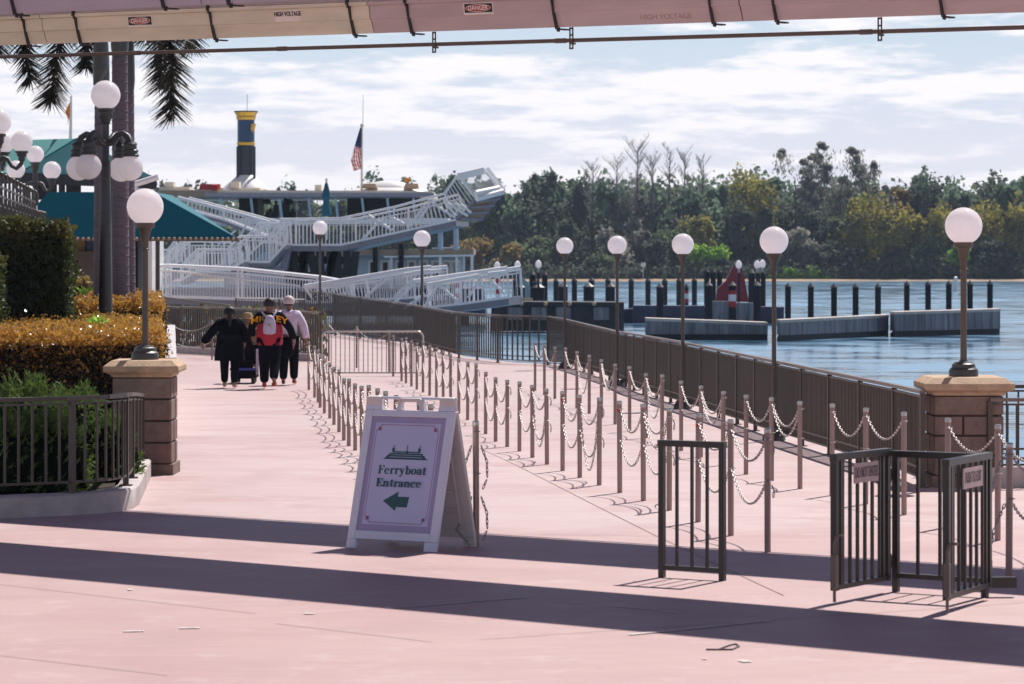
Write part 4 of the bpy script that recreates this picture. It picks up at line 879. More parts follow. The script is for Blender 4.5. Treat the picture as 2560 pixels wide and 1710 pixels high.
GA, GB = gp(2240, 1479), gp(2462, 1493)
t = thing('gate_panel', 'fixed dark railing panel between the two open gates', 'railing', GA); panel('x', GA, GB, .99, 0, 3, t, .115)
mb = MB(); mb.bar(GB+Vector((.04, .02, .10)), GB+Vector((.22, .03, .10)), .05, .075); part('side_stub', mb, M['iron_gate'], t)
def leaf(A, B, label, txt, seed):
    g = thing('swing_gate', label, 'gate', A, 'open swing gates'); d, sd = panel('x', A, B, 1.01, .085, 6, g, .105, tw=.044)
    L_ = (B-A).length; n = sd if sd.y < 0 else -sd
    for p in (A, B):                                               # boxed end frames
        q = p + (d if p is A else -d)*.075; mb = MB(); mb.obox(q+UP*.535, d*.016, sd*.016, UP*.43); part('inner_stile', mb, M['iron_gate'], g)
    O = A+d*(L_*.53)+n*.026+UP*.865; mb = MB(); mb.obox(O, d*.21*L_/.9, n*.004, UP*.068); part('notice', mb, M['placard'], g)
    e1 = d if d.x > 0 else -d
    mb = MB(); put(mb, text_mesh(txt, .105, .0008, .0008, .52*L_/.9), O+n*.0065, e1, UP, n); part('notice_lettering', mb, M['placard_ink'], g)
    mb = MB(); q = A-d*.035+n*.015
    mb.tube([q+UP*.012, q+UP*.40, q+UP*.46+n*.02, q+UP*.46+n*.07], .011, 8); part('drop_bolt', mb, M['rail'], g, 50)
    mb = MB(); mb.obox(q+UP*.22, d*.022, n*.02, UP*.11); part('bolt_sleeve', mb, M['rail'], g)
    for z_ in (.22, .82): mb = MB(); mb.tube([B+d*.035+UP*(z_-.05), B+d*.035+UP*(z_+.05)], .02, 8); mb.obox(B+d*.03+UP*z_, d*.03, sd*.012, UP*.035); part('hinge', mb, M['iron_gate'], g, 50)
    return g
hA = gp(2232, 1479); hA += (gp(2086, 1505)-hA).normalized()*.09
leaf(gp(2087, 1508), hA, 'open dark swing gate with the do not enter notice', 'DO NOT ENTER', 1)
hB = gp(2470, 1500)
leaf(gp(2367, 1533), hB, 'open dark swing gate with the push to exit notice', 'PUSH TO EXIT', 2)

# ---------------------------------------------------------------- hedges and shrubs
xr = lambda px, Y: (px-CX)*Y/F
def hedge(name, label, x0, x1, y0, y1, top, mats, n_top, n_side, ls, cat='hedge', side_mat=1, rough=.055, lump=.04, gold=.8):
    # x0, x1 give the left and right ends as picture columns: the planting narrows away from the path
    zb = gz((y0+y1)/2); t = thing(name, label, cat, (xr((x0+x1)/2, y0), y0, zb)); X0, X1 = (lambda y: xr(x0, y)), (lambda y: xr(x1, y))
    i_ = .10; mb = MB(); z0 = gz(y0)-.1
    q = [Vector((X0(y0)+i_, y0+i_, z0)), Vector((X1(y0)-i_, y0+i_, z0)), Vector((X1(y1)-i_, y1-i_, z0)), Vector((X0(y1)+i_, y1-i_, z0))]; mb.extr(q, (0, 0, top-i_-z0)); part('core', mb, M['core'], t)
    bump = lambda x, y: lump*(math.sin(x*3.1+y*1.3)+math.sin(x*7.7-y*2.2)*.6+math.sin(y*5.3)*.5)
    mb = MB()
    for i in range(n_top):
        y = y0+(y1-y0)*R.random()**1.5; x = R.uniform(X0(y), X1(y)); mb.m = 0; mb.leaf((x, y, top+bump(x, y)+R.gauss(0, rough)), ls*(.7+.6*R.random()), .55)
    H_ = top-zb
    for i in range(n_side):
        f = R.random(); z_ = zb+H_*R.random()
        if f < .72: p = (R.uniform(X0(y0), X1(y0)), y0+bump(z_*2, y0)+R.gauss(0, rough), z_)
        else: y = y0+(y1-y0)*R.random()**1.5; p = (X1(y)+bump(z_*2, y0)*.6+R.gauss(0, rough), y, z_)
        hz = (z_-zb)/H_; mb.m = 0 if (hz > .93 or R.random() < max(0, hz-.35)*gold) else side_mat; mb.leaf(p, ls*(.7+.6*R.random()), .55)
    part('foliage', mb, mats, t); return t
def ztop(py, Y): return CAMZ-(py-HY)*Y/F
hedge('amber_hedge', 'amber leaved clipped hedge behind the left pillar, nearest of the low hedges', -60, 404, 42, 54, ztop(845, 42), [M['amber'], M['amber_shade']], 26000, 15000, .058)
hedge('amber_hedge', 'second amber leaved hedge around the foot of the cluster lamp', 172, 404, 57, 74, ztop(764, 57), [M['amber'], M['amber_shade']], 11000, 7500, .075)
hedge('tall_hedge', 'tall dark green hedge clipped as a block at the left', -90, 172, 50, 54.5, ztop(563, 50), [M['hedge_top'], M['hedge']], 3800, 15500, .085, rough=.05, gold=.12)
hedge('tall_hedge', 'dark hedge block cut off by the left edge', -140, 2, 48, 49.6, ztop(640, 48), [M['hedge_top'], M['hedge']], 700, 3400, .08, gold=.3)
hedge('small_shrub', 'small golden shrub beside the tall hedge', 178, 222, 66, 67, ztop(704, 66), [M['hedge_tip'], M['hedge']], 260, 500, .10, 'shrub')
for p_ in ((1.0,),):
    mb = MB()
    for px, py, Y in ((242, 800, 42.5), (205, 728, 58)):
        for i in range(26): mb.leaf(at(px+R.gauss(0, 8), py+R.gauss(0, 5), Y+R.gauss(0, .1)), .13, .5)
    tag(mesh_obj('fresh_shoots', mb, LM['bright'], None, None, at(242, 800, 42.5)), 'lime green fresh shoots poking out of the amber hedges', 'shoots', None, 'stuff')
def juniper(px, py_top, Y, rad, label, n=420):
    b = Vector((xr(px, Y), Y, gz(Y)+.1)); t = thing('juniper_shrub', label, 'shrub', b, 'junipers behind the planter railing'); h = ztop(py_top, Y)-b.z
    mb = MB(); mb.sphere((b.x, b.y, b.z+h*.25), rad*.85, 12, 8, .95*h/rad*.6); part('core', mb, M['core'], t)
    mb = MB()
    for i in range(n):
        a = R.random()*6.28; el = R.uniform(.15, 1.35); d = Vector((math.cos(a)*math.cos(el), math.sin(a)*math.cos(el), math.sin(el))); L_ = h*(.75+.3*R.random()) if el > .7 else rad*(.8+.35*R.random())*1.0
        q = b+Vector((d.x*rad, d.y*rad, d.z*h))*(.80+.25*R.random()); p = b+(q-b)*.35
        sx_ = d.orthogonal().normalized()
        for j in range(11):
            u = j/10; s = p.lerp(q, u)+Vector((0, 0, -.16*u*u*rad))
            for k_ in (-1, 0, 1): mb.leaf(s+sx_*k_*.028*(1.25-u)+Vector((R.gauss(0, .008), R.gauss(0, .008), R.gauss(0, .008))), .085, .20, R, (d+sx_*k_*.8)*4)
    part('foliage', mb, M['juniper'], t)
for px, py, Y, rd, lb in ((60, 905, 30.5, .62, 'feathery juniper leftmost behind the planter railing'), (180, 930, 31.2, .58, 'feathery juniper in the middle behind the planter railing'), (-60, 920, 29.8, .6, 'juniper at the very left edge behind the railing'), (262, 1010, 30.6, .42, 'low juniper next to the left pillar'), (110, 1000, 29.2, .55, 'low shaded juniper close against the planter railing'), (10, 1010, 29.0, .5, 'low shaded juniper in the left corner of the planter')): juniper(px, py, Y, rd, lb)
mb = MB(); mb.bar((xr(436, 42)-.05, 42, .22), (xr(440, 62)-.1, 62, .22), .16, 1.1); tag(mesh_obj('white_low_wall', mb, M['wall_pale'], None, None, (xr(440, 42), 42, 0)), 'low white wall end beside the amber hedge', 'wall')

# ---------------------------------------------------------------- palms
def palm(px, Y, wpx, top_py, label, lean=0, bulge=None, trunk='palm_bark'):
    b = Vector((xr(px, Y), Y, gz(Y))); t = thing('palm_tree', label, 'palm', b, 'palms behind the cluster lamp'); r = wpx/2*Y/F; zt = ztop(top_py, Y); H_ = zt-b.z
    mb = MB(); mb.tube([b+Vector((lean*u, 0, H_*u)) for u in [i/12 for i in range(13)]], [r*(1.12-.14*i/12) for i in range(13)], 16)
    for i in range(34): z_ = H_*(i+.5)/34; u = z_/H_; mb.tube([b+Vector((lean*u+r*1.02*(1.12-.14*u)*math.cos(a), r*1.02*(1.12-.14*u)*math.sin(a), z_)) for a in [k_*math.pi/8 for k_ in range(16)]], .010, 4, False, True)
    part('trunk', mb, M[trunk], t, 50)
    mb = MB(); c = b+Vector((lean, 0, H_)); mb.lathe([(r*.95, 0), (r*1.12, .25), (r*1.05, .8), (r*.7, 1.5), (r*.4, 2.4)], c, 14); part('crown_shaft', mb, M['palm_shaft'], t, 50)
    return t, c+Vector((0, 0, 2.1))
def frond(t, pts, ln=.42, n=150, wid=.040):
    ln *= 1.5; n = int(n*1.3)
    mb = MB(); P = [Vector(p) for p in pts]; k = len(P)
    def ev(u):
        x = u*(k-1); i = min(int(x), k-2); f = x-i; p0, p1, p2, p3 = P[max(0, i-1)], P[i], P[i+1], P[min(k-1, i+2)]
        return .5*((2*p1)+(p2-p0)*f+(2*p0-5*p1+4*p2-p3)*f*f+(3*p1-p0-3*p2+p3)*f**3)
    mb.tube([ev(i/14) for i in range(15)], [.03*(1-.85*i/14) for i in range(15)], 5)
    for i in range(n):
        u = .12+.88*i/n; p = ev(u); tn = (ev(min(1, u+.02))-ev(u-.02)).normalized()
        for _ in range(4):
            a = R.random()*6.28; o = tn.orthogonal().normalized(); s_ = o*math.cos(a)+tn.cross(o)*math.sin(a); d = (s_*.92+tn*.62+Vector((0, 0, -.12))).normalized(); l = ln*1.2*(.75+.4*R.random())*(1-.35*u)
            wv = d.cross(Vector((R.gauss(0, 1), R.gauss(0, 1), R.gauss(0, 1)))).normalized()*wid*.5; mb.add([p-wv, p+wv, p+d*l+wv*.15, p+d*l-wv*.15], [(0, 1, 2, 3)])
    part('frond', mb, M['frond'], t)
pt1, c1 = palm(252, 63, 36, 240, 'left palm with a brown sheath half hidden by the cluster lamp', .02)
pt2, c2 = palm(303, 61, 40, 145, 'middle palm with a ringed grey trunk', -.03)
pt3, c3 = palm(322, 65, 32, 230, 'right palm, slightly behind the middle trunk', -.02)
mb = MB(); s0 = at(238, 115, 62.6); mb.tube([at(252, 110, 62.5), at(252, 170, 62.5), at(240, 214, 62.5)], [.16, .17, .06], 10); part('old_sheath', mb, M['palm_shaft'], pt1, 50)
fr = lambda Y, *p: [at(x, y, Y+d) for x, y, d in p]
frond(pt1, fr(62, (252, -60, 0), (130, -60, -.5), (60, 60, -.9), (76, 200, -1.0)), .34, 130)
frond(pt2, fr(61, (300, -70, 0), (220, -70, -.6), (158, 60, -1.0), (127, 250, -1.1)), .40, 150)
frond(pt1, fr(62, (252, -20, 0), (235, 10, .9), (222, 80, 1.2), (216, 168, 1.3)), .34, 100)
frond(pt2, fr(61, (300, -70, 0), (380, -80, -.5), (424, 90, -.8), (430, 288, -.9)), .44, 170)
frond(pt3, fr(64, (322, -60, 0), (370, -50, .4), (398, 60, .6), (400, 215, .7)), .42, 130)
frond(pt3, fr(64, (322, -60, 0), (420, -90, .5), (468, -10, .6), (480, 120, .7)), .38, 110)
frond(pt1, fr(62, (252, -60, 0), (90, -100, .5), (10, -20, .6), (-5, 130, .7)), .38, 110)
frond(pt2, fr(61, (300, -70, 0), (330, -140, -1.5), (360, -60, -2.4), (365, 95, -2.6)), .36, 100)
# ---------------------------------------------------------------- pavilions, kiosk, ornate railing
def roof(t, Y, e0, e1, r0, r1, run, deep, nm='canvas_roof'):           # eave px pair, ridge px pair, steep front, back slope
    E0, E1 = at(*e0, Y), at(*e1, Y); R0, R1 = at(*r0, Y+run), at(*r1, Y+run); B0, B1 = Vector((E0.x, Y+deep, E0.z)), Vector((E1.x*(Y+deep)/Y-.05, Y+deep, E1.z)); Q0, Q1 = R0+Vector((.0, deep-2*run, 0)), R1+Vector((0, deep-2*run, 0))
    mb = MB(); mb.add([E0, E1, R1, R0, B0, B1, Q1, Q0], [(0, 1, 2, 3), (1, 5, 6, 2), (5, 4, 7, 6), (4, 0, 3, 7), (3, 2, 6, 7)]); part(nm, mb, M['teal'], t)
    return E0, E1, B0, B1
t = thing('kiosk_pavilion', 'pavilion with a broad teal canvas roof behind the palms', 'pavilion', (xr(330, 95), 95, gz(95)))
E0, E1, B0, B1 = roof(t, 94, (20, 597), (597, 597), (120, 480), (384, 480), .9, 7)
mb = MB(); mb.bar(E0-UP*.03, E1-UP*.03, .06, .09); mb.bar(E1-UP*.03, B1-UP*.03, .06, .09); part('eave_board', mb, M['kiosk'], t)
mb = MB(); k = int((E1-E0).length/.168)
for i in range(k+1): mb.sphere(E0.lerp(E1, i/k)+Vector((0, -.05, .0)), .052, 8, 6)
part('eave_beads', mb, M['tan'], t, 60)
for px in (40, 394):
    mb = MB(); p = at(px, 600, 94.3); mb.lathe([(.09, gz(94)), (.07, gz(94)+.6), (.07, p.z)], (p.x, p.y, 0), 10); part('column', mb, M['iron'], t, 40)
mb = MB(); mb.box(xr(120, 97), xr(345, 97), 97, 99.6, gz(97), ztop(602, 97)); part('back_wall', mb, M['dark'], t)
mb = MB(); mb.box(xr(150, 96), xr(330, 96), 96, 96.9, gz(96), ztop(628, 96)); part('counter', mb, M['kiosk'], t)
mb = MB(); mb.box(xr(165, 96.4), xr(212, 96.4), 96.4, 96.6, ztop(626, 96), ztop(600, 96)); part('menu_panel', mb, M['yellow'], t)
mb = MB(); mb.box(xr(216, 96.4), xr(258, 96.4), 96.4, 96.6, ztop(626, 96), ztop(601, 96)); part('notice_panel', mb, M['navy'], t)
t = thing('kiosk_pavilion', 'higher pavilion with a sunlit pale green roof slope and a flag', 'pavilion', (xr(100, 118), 118, gz(118)))
# long slope falling towards the left and the back of the view, steep end towards the camera
A0, A1, A2 = at(-140, 356, 121), at(193, 346, 117.75), at(392, 446, 117); D0 = at(52, 432, 117); Dm = at(-200, 440, 119)
mb = MB(); mb.add([A1, D0, A2], [(0, 1, 2)]); A3 = Vector((A1.x*1.075, A1.y+7, A1.z)); A4 = Vector((A2.x*1.08, A2.y+8, A2.z)); mb.add([A1, A2, A4, A3], [(0, 1, 2, 3)]); A5 = A0+Vector((0, 7, 0))
top_ = [A0, A1, D0, Dm]; mb.add([A0, A1, D0, Dm], [(0, 1, 2, 3)]); mb.add([A0, A5, A3, A1], [(0, 1, 2, 3)]); part('canvas_roof', mb, M['teal_pale'], t)
mb = MB(); mb.bar(D0-UP*.2, A2-UP*.2, .10, .42); mb.bar(D0-UP*.2, Dm-UP*.2, .1, .42); part('eave_board', mb, M['dark'], t)
mb = MB(); mb.bar(A1+UP*.01, D0+UP*.03, .07, .05); part('hip_seam', mb, M['teal'], t)
for px in (150, 330, 60): mb = MB(); p = at(px, 460, 118); mb.lathe([(.13, gz(118)), (.13, p.z)], (p.x, 118.5, 0), 10); part('column', mb, M['dark'], t)
mb = MB(); mb.box(xr(40, 120), xr(380, 120), 120, 124, gz(120), ztop(506, 120)); part('lower_wall', mb, M['boatwhite'], t)
for a, b in ((90, 140), (165, 200), (262, 300)): mb = MB(); mb.box(xr(a, 119.6), xr(b, 119.6), 119.6, 119.9, ztop(500, 120), ztop(452, 120)); part('dark_opening', mb, M['dark'], t)
mb = MB(); mb.tube([at(331, 462, 116), at(344, 475, 116)], .10, 6); mb.tube([at(331, 462, 116), at(396, 442, 116)], .12, 8); part('ramp_light_bar', mb, M['boatwhite'], t)
t = thing('pennant_pole', 'thin pole with a small drooping orange pennant on the higher pavilion', 'flag', at(177, 346, 119))
mb = MB(); mb.tube([at(176, 348, 119), at(178, 240, 119)], [.07, .04], 8); part('pole', mb, M['steel'], t)
mb = MB(); pts = [(178,252),(178,275),(175,292),(171,300),(168,312),(170,296),(163,281),(168,268),(173,258)]; mb.extr([at(x, y, 119) for x, y in pts], (0, .05, 0)); part('pennant', mb, M['orange'], t)
# ornate railing with a pale parapet wall behind
t = thing('ornate_railing', 'ornate black iron railing with ball finials at the left edge', 'railing', (xr(10, 58), 58, gz(58)))
p0, p1, p2 = Vector((xr(-60, 54), 54, 0)), Vector((xr(88, 80), 80, 0)), Vector((xr(108, 83), 83, 0)); zt_ = 3.86; zb_ = 2.30
mb = MB(); mf = MB(); pk = []; fk = []
n = 15
for i in range(n+1):
    p = p0.lerp(p1, i/n) if i <= n else p1
    hgt = zt_; mb = MB(); pk.append(mb); mb.tube([p+UP*zb_, p+UP*(zb_+.75)+Vector((.06, 0, 0)), p+UP*(hgt-.55), p+UP*hgt], [.028, .05, .045, .03], 6)
    mf = MB(); mf.sphere(p+UP*(hgt+.05), .06, 8, 6); fk.append(mf)
for i in range(9):
    p = p1.lerp(p2, i/8)+Vector((.05, 0, 0)); hgt = 3.35; mb = MB(); pk.append(mb); mb.tube([p+UP*zb_, p+UP*(zb_+.6), p+UP*hgt], [.02, .03, .02], 6); mf = MB(); mf.sphere(p+UP*(hgt+.04), .045, 8, 6); fk.append(mf)
for mb in pk: part('picket', mb, M['iron'], t, 50)
for mb in fk: part('ball_finial', mb, M['iron'], t, 50)
mb = MB()
for z_ in (zb_+.06, zt_-.62, zt_-.42, zt_-.22): mb.bar(p0+UP*z_, p1+UP*z_, .04, .04)
for z_ in (zb_+.06, 3.2): mb.bar(p1+UP*z_, p2+UP*z_, .04, .04)
part('cross_rails', mb, M['iron'], t)
mb = MB(); mb.bar(p0+UP*1.0+Vector((-.25, .1, 0)), p2+UP*1.0+Vector((-.1, .1, 0)), .3, 2.6); tag(mesh_obj('footbridge_parapet', mb, M['curb'], None, None, p0), 'grey parapet carrying the ornate iron railing', 'wall')
mb = MB(); mb.bar(p0+UP*2.7+Vector((-2.4, 6, 0)), p1+UP*2.7+Vector((-1.0, 6, 0)), .2, 1.9); tag(mesh_obj('pale_station_wall', mb, M['boatwhite'], None, None, p0+Vector((-2.4, 6, 0))), 'pale wall glimpsed between the ornate iron pickets', 'wall')

# ---------------------------------------------------------------- ferry
FY = 152.0
t = thing('ferryboat', 'large pale ferryboat moored behind the white boarding ramps', 'ferry', (xr(800, FY), FY, WZ))
pb = lambda nm, pts, Y, dep, m, sm=None: (lambda mb: (mb.pxp(pts, Y, dep), part(nm, mb, M[m] if isinstance(m, str) else m, t, sm))[1])(MB())
pb('hull', [(380,790),(1215,790),(1205,722),(380,722)], FY, 9, 'dark_float')
pb('lower_cabin', [(560,722),(1158,722),(1158,630),(560,630)], FY+1.2, 6, 'boatblue')
pb('lower_roof', [(700,640),(1184,636),(1184,622),(700,626)], FY-.4, 9.4, 'tan')
pb('roof_edge', [(960,644),(1186,641),(1186,636),(960,640)], FY-.5, .15, 'boatwhite')
pb('middle_deck', [(470,560),(1120,560),(1120,545),(470,545)], FY-.2, 9, 'boatwhite')
pb('upper_roof', [(400,494),(1082,490),(1082,478),(400,474)], FY-.6, 10, 'cream')
pb('sun_deck_edge', [(398,476),(545,476),(545,494),(398,494)], FY-.8, 3, 'tan')
mb = MB(); mb.pxp([(512,493),(1085,491),(1085,482),(512,482)], FY-1.0, .3); part('awning', mb, M['awning'], t)
mb = MB()
for i in range(95): x = 515+i*6; mb.pxp([(x, 496), (x+3, 496), (x+3, 491), (x, 491)], FY-1.02, .05)
part('awning_fringe', mb, M['grey_metal'], t)
for x in (552, 629, 701, 773, 841, 907, 970, 1035):
    mb = MB(); mb.bar(at(x-2, 494, FY-.9), at(x+4, 548, FY-.5), .12, .12, (0, 1, 0)); part('awning_post', mb, M['boatblue'], t)
for a, b, nm in ((597, 644, 'stair_housing'), (868, 908, 'stair_housing'), (916, 1050, 'pilot_cabin')): pb(nm, [(a,494),(b,494),(b,548),(a,548)], FY+2.0, 4, 'dark')
for x, w_, h_ in ((676, 16, 20), (690, 10, 36), (714, 14, 42), (732, 12, 20), (668, 10, 12)):
    mb = MB(); mb.lathe([(.16, 0), (.22, .3*h_/40), (.2, .75*h_/40), (.07, .82*h_/40), (.12, .92*h_/40), (.08, 1.02*h_/40), (.0001, 1.05*h_/40)], at(x, 547, FY+1.6), 10, w_/14, 1.0); part('passenger_figure', mb, M['dark'], t, 50)  # dark silhouettes of passengers on the open deck
for x in (667, 723):
    mb = MB(); mb.sphere(at(x, 504, FY+1.6), .22, 10, 8, .6); part('ceiling_lamp', mb, M['dark'], t, 50)
# lower cabin doors and windows
for i, x in enumerate((582, 612, 765, 790, 932, 963, 1000, 1029, 1060, 1090, 1118, 1140)):
    m_ = MB(); m_.pxp([(x-12, 712), (x+11, 712), (x+11, 650), (x-12, 650)], FY+1.1, .12); q = part('cabin_door', m_, M['boatwhite'], t)
    m_ = MB(); m_.pxp([(x-6, 690), (x+6, 690), (x+6, 656), (x-6, 656)], FY+1.05, .08); part('door_window', m_, M['glass'], q)
for x in (978, 1101, 1180, 1142): mb = MB(); mb.bar(at(x, 722, FY-.2), at(x, 640, FY-.2), .14, .14, (0, 1, 0)); part('deck_post', mb, M['boatwhite'], t)
for x, a, b in ((938, 600, 690), (1003, 610, 680), (1101, 570, 625), (1140, 568, 625)): mb = MB(); mb.tube([at(x, a, FY-.6), at(x, b, FY-.6)], .13, 8); part('dark_stanchion', mb, M['dark_wood'] if x < 1050 else M['boatblue'], t)
pb('white_railing', [(1080,622),(1150,620),(1150,617),(1080,619)], FY-.4, .1, 'boatwhite')
# funnel
c = at(615, 474, FY+4); g = lambda y: at(615, y, FY+4).z-c.z; u_ = (FY+4)/F
q = MB(); q.lathe([(58*u_, g(474)), (52*u_, g(464)), (30*u_, g(446)), (24*u_, g(440)), (22*u_, g(438))], c, 28); part('funnel_skirt', q, M['boatwhite'], t, 40)
q = MB(); q.lathe([(21*u_, g(446)), (21*u_, g(363))], c, 28); fn = part('funnel_base', q, M['char'], t, 40)
q = MB(); q.lathe([(21.5*u_, g(355)), (21.5*u_, g(300))], c, 28); part('funnel_top', q, M['navy'], t, 40)
q = MB(); q.lathe([(21.8*u_, g(363)), (23*u_, g(361)), (23*u_, g(357)), (21.8*u_, g(355))], c, 28); part('funnel_band', q, M['gold'], t, 40)
q = MB(); q.lathe([(21.8*u_, g(300)), (25*u_, g(294)), (24*u_, g(290)), (29*u_, g(281))], c, 28); part('funnel_collar', q, M['gold'], t, 30)
q = MB(); q.lathe([(29.5*u_, g(281)), (30*u_, g(278)), (.001, g(277))], c, 28); part('funnel_rim', q, M['char'], t, 30)
q = MB(); q.pxp([(627,311),(640,309),(634,332)], FY+3.5, .08); q.pxp([(626,318),(631,318),(630,333)], FY+3.48, .05); part('funnel_emblem', q, M['gold'], t)
for x, h1 in ((594, 0), (636, 0)): q = MB(); q.tube([at(x, 446, FY+3.6), at(x, 366, FY+3.6)], .07, 6); part('funnel_pipe', q, M['char'], t)
q = MB(); q.tube([at(618, 280, FY+4), at(618, 236, FY+4)], .02, 5); part('aerial', q, M['steel'], t)
pb('vent_box', [(578,490),(650,490),(650,470),(578,470)], FY+1.0, 3, 'cream'); pb('vent_box', [(577,470),(598,470),(598,454),(577,454)], FY+.8, 1, 'cream')
pb('vent_box', [(787,490),(803,490),(803,462),(787,462)], FY+1.0, 1, 'cream'); pb('vent_box', [(412,468),(434,468),(434,455),(412,455)], FY+1, 1, 'cream')
pb('sun_deck_house', [(398,478),(474,478),(474,467),(398,467)], FY+1, 2, 'cream'); pb('roof_hatch', [(745,490),(860,490),(856,480),(750,480)], FY+.6, 2, 'cream')
pb('life_raft_box', [(497,479),(547,479),(547,460),(500,460)], FY-.5, 1.0, 'red')
mb = MB(); mb.lathe([(.22, -.25), (.22, .25)], (0, 0, 0), 12); 
mb.v = [(v[2]*.6+at(537, 0, FY-.6).x, v[1]*.9+FY-.6, v[0]+at(537, 471, FY-.6).z) for v in mb.v]; part('life_raft_drum', mb, M['red'], t, 40)
# rounded end roof of the boat
c2 = at(970, 489, FY+4); mb = MB(); w2 = 115*(FY+4)/F; zz = lambda y: at(970, y, FY+4).z-c2.z
mb.lathe([(w2, 0), (w2*1.0, zz(485)), (w2*.90, zz(478)), (w2*.70, zz(470))], c2, 36, 1, .42); part('end_roof', mb, M['boatwhite'], t, 40)
mb = MB(); mb.lathe([(w2*.62, zz(471)), (w2*.55, zz(466)), (w2*.34, zz(456)), (w2*.12, zz(452)), (.001, zz(452))], c2, 36, 1, .42); part('roof_dome', mb, M['boatwhite'], t, 40)
pb('roof_box', [(1009,472),(1046,472),(1044,459),(1012,459)], FY+2.2, 1.2, 'tan'); pb('roof_box', [(906,470),(942,470),(938,459),(908,459)], FY+2.2, 1.2, 'tan')
mb = MB(); mb.sphere(at(1018, 450, FY+2.6), .13, 10, 8); part('amber_lamp', mb, M['orange'], t, 60)
# flags on the boat
t = thing('flag_staff', 'flagstaff with a limp striped national flag on the ferry roof', 'flag', at(905, 486, FY+2.5))
mb = MB(); mb.tube([at(904, 488, FY+2.5), at(905, 316, FY+2.5)], [.06, .045], 8); mb.sphere(at(905, 314, FY+2.5), .10, 8, 6); part('staff', mb, M['cream'], t, 50)
mb = MB(); mb.tube([at(907, 316, FY+2.5), at(908, 236, FY+2.5)], [.02, .012], 5); part('whip_aerial', mb, M['steel'], t)
M['flag_red'] = mat('flag_red', (.42, .035, .06), .7, trans=.35); M['flag_white'] = mat('flag_white', (.75, .72, .72), .7, trans=.35); M['flag_blue'] = mat('flag_blue', (.03, .05, .14), .7, trans=.3)
mb = MB(); rows, cols = 20, 13                                       # the flag hangs: its stripes run down along the droop
def fp(i, j):
    v = i/rows; u = j/cols; xr_ = 904-.5; xl = 904-(2+24*min(1, v*1.35)**.9)*(1 if v < .82 else 1-.25*(v-.82)/.18); y0_ = 327+v*95-6*u*(1-v)*2; x = xr_+(xl-xr_)*u; return at(x, y0_+(v*6)*u, FY+2.4)+Vector((0, .10*math.sin(u*9+v*3), 0))
for i in range(rows):
    for j in range(cols):
        v = (i+.5)/rows; d_ = (i*.55+j)  # diagonal stripes as the cloth folds
        mb.m = 2 if (i < rows*.42 and j < cols*.95) else int(d_/1.6) % 2
        mb.quad(fp(i, j), fp(i, j+1), fp(i+1, j+1), fp(i+1, j))
part('flag', mb, [M['flag_red'], M['flag_white'], M['flag_blue']], t)

# ---------------------------------------------------------------- white boarding ramps
def rail_side(t, top, bot, off, m='white_metal', pick=.14, thick=.05, second=True, nm=''):
    T = [Vector(p)+off for p in top]; B = [Vector(p)+off for p in bot]
    mb = MB(); mb.tube(T, thick, 8); part('handrail', mb, M[m], t, 60)
    mb = MB()
    for (a, b), (c_, d_) in zip(zip(T, T[1:]), zip(B, B[1:])):
        if second: mb.bar(a.lerp(c_, .16), b.lerp(d_, .16), .05, .05)
        mb.bar(c_, d_, .07, .09); n = max(1, int(((b-a).length)/pick))
        for i in range(n+1):
            u = i/n; p, q = a.lerp(b, u), c_.lerp(d_, u); mb.bar(p.lerp(q, .16 if second else 0), q, .028, .028, (0, 1, 0))
    part('baluster_panel', mb, M[m], t)
    for i, (p, q) in enumerate(zip(T, B)): mb = MB(); mb.bar(p, q-UP*.05, .085, .085, (0, 1, 0)); part('railing_post', mb, M[m], t)
def ramp(name, label, cat, top, bot, Y, off, deck=.14, m='white_metal', group='white boarding ramps', braces=(), pick=.14, both=True, thick=.05, Yl=None):
    n = len(top); Ys = Yl or [Y]*n
    T = [at(x, y, q) for (x, y), q in zip(top, Ys)]; B = [at(x, y, q) for (x, y), q in zip(bot, Ys)]; off = Vector(off)
    t = thing(name, label, cat, B[0], group); rail_side(t, T, B, Vector((0, 0, 0)), m, pick, thick)
    if both: rail_side(t, T, B, off, m, pick, thick)
    mb = MB()
    for a, b in zip(B, B[1:]): mb.add([a, b, b+off, a+off, a-UP*deck, b-UP*deck, b+off-UP*deck, a+off-UP*deck], [(0, 1, 2, 3), (4, 7, 6, 5), (0, 4, 5, 1), (2, 6, 7, 3), (0, 3, 7, 4), (1, 5, 6, 2)])
    part('deck', mb, M['ramp_deck'], t)
    for (x0, y0), (x1, y1) in braces: mb = MB(); mb.tube([at(x0, y0, Ys[0]-.08), at(x1, y1, Ys[0]-.08)], .055, 8); part('brace', mb, M[m], t, 60)
    return t, T, B
M['ramp_deck'] = mat('ramp_deck_grey', (.20, .20, .235), .5, .2, .12, 3)
GY = 130
# main raised gangway and its lifted end
t, T, B = ramp('boarding_gangway', 'long white boarding gangway sloping up to the right with its end section raised', 'gangway', [(700,548),(852,546),(985,518),(1112,484)], [(700,612),(852,612),(985,583),(1140,549)], GY, (.55, 2.0, 0), .28,
   braces=[((921,538),(980,576)),((975,540),(1010,560)),((1070,500),(1135,542)),((905,600),(960,540)),((1020,570),(1062,512)),((1040,560),(1075,508)),((1108,502),(1140,540))], pick=.16)
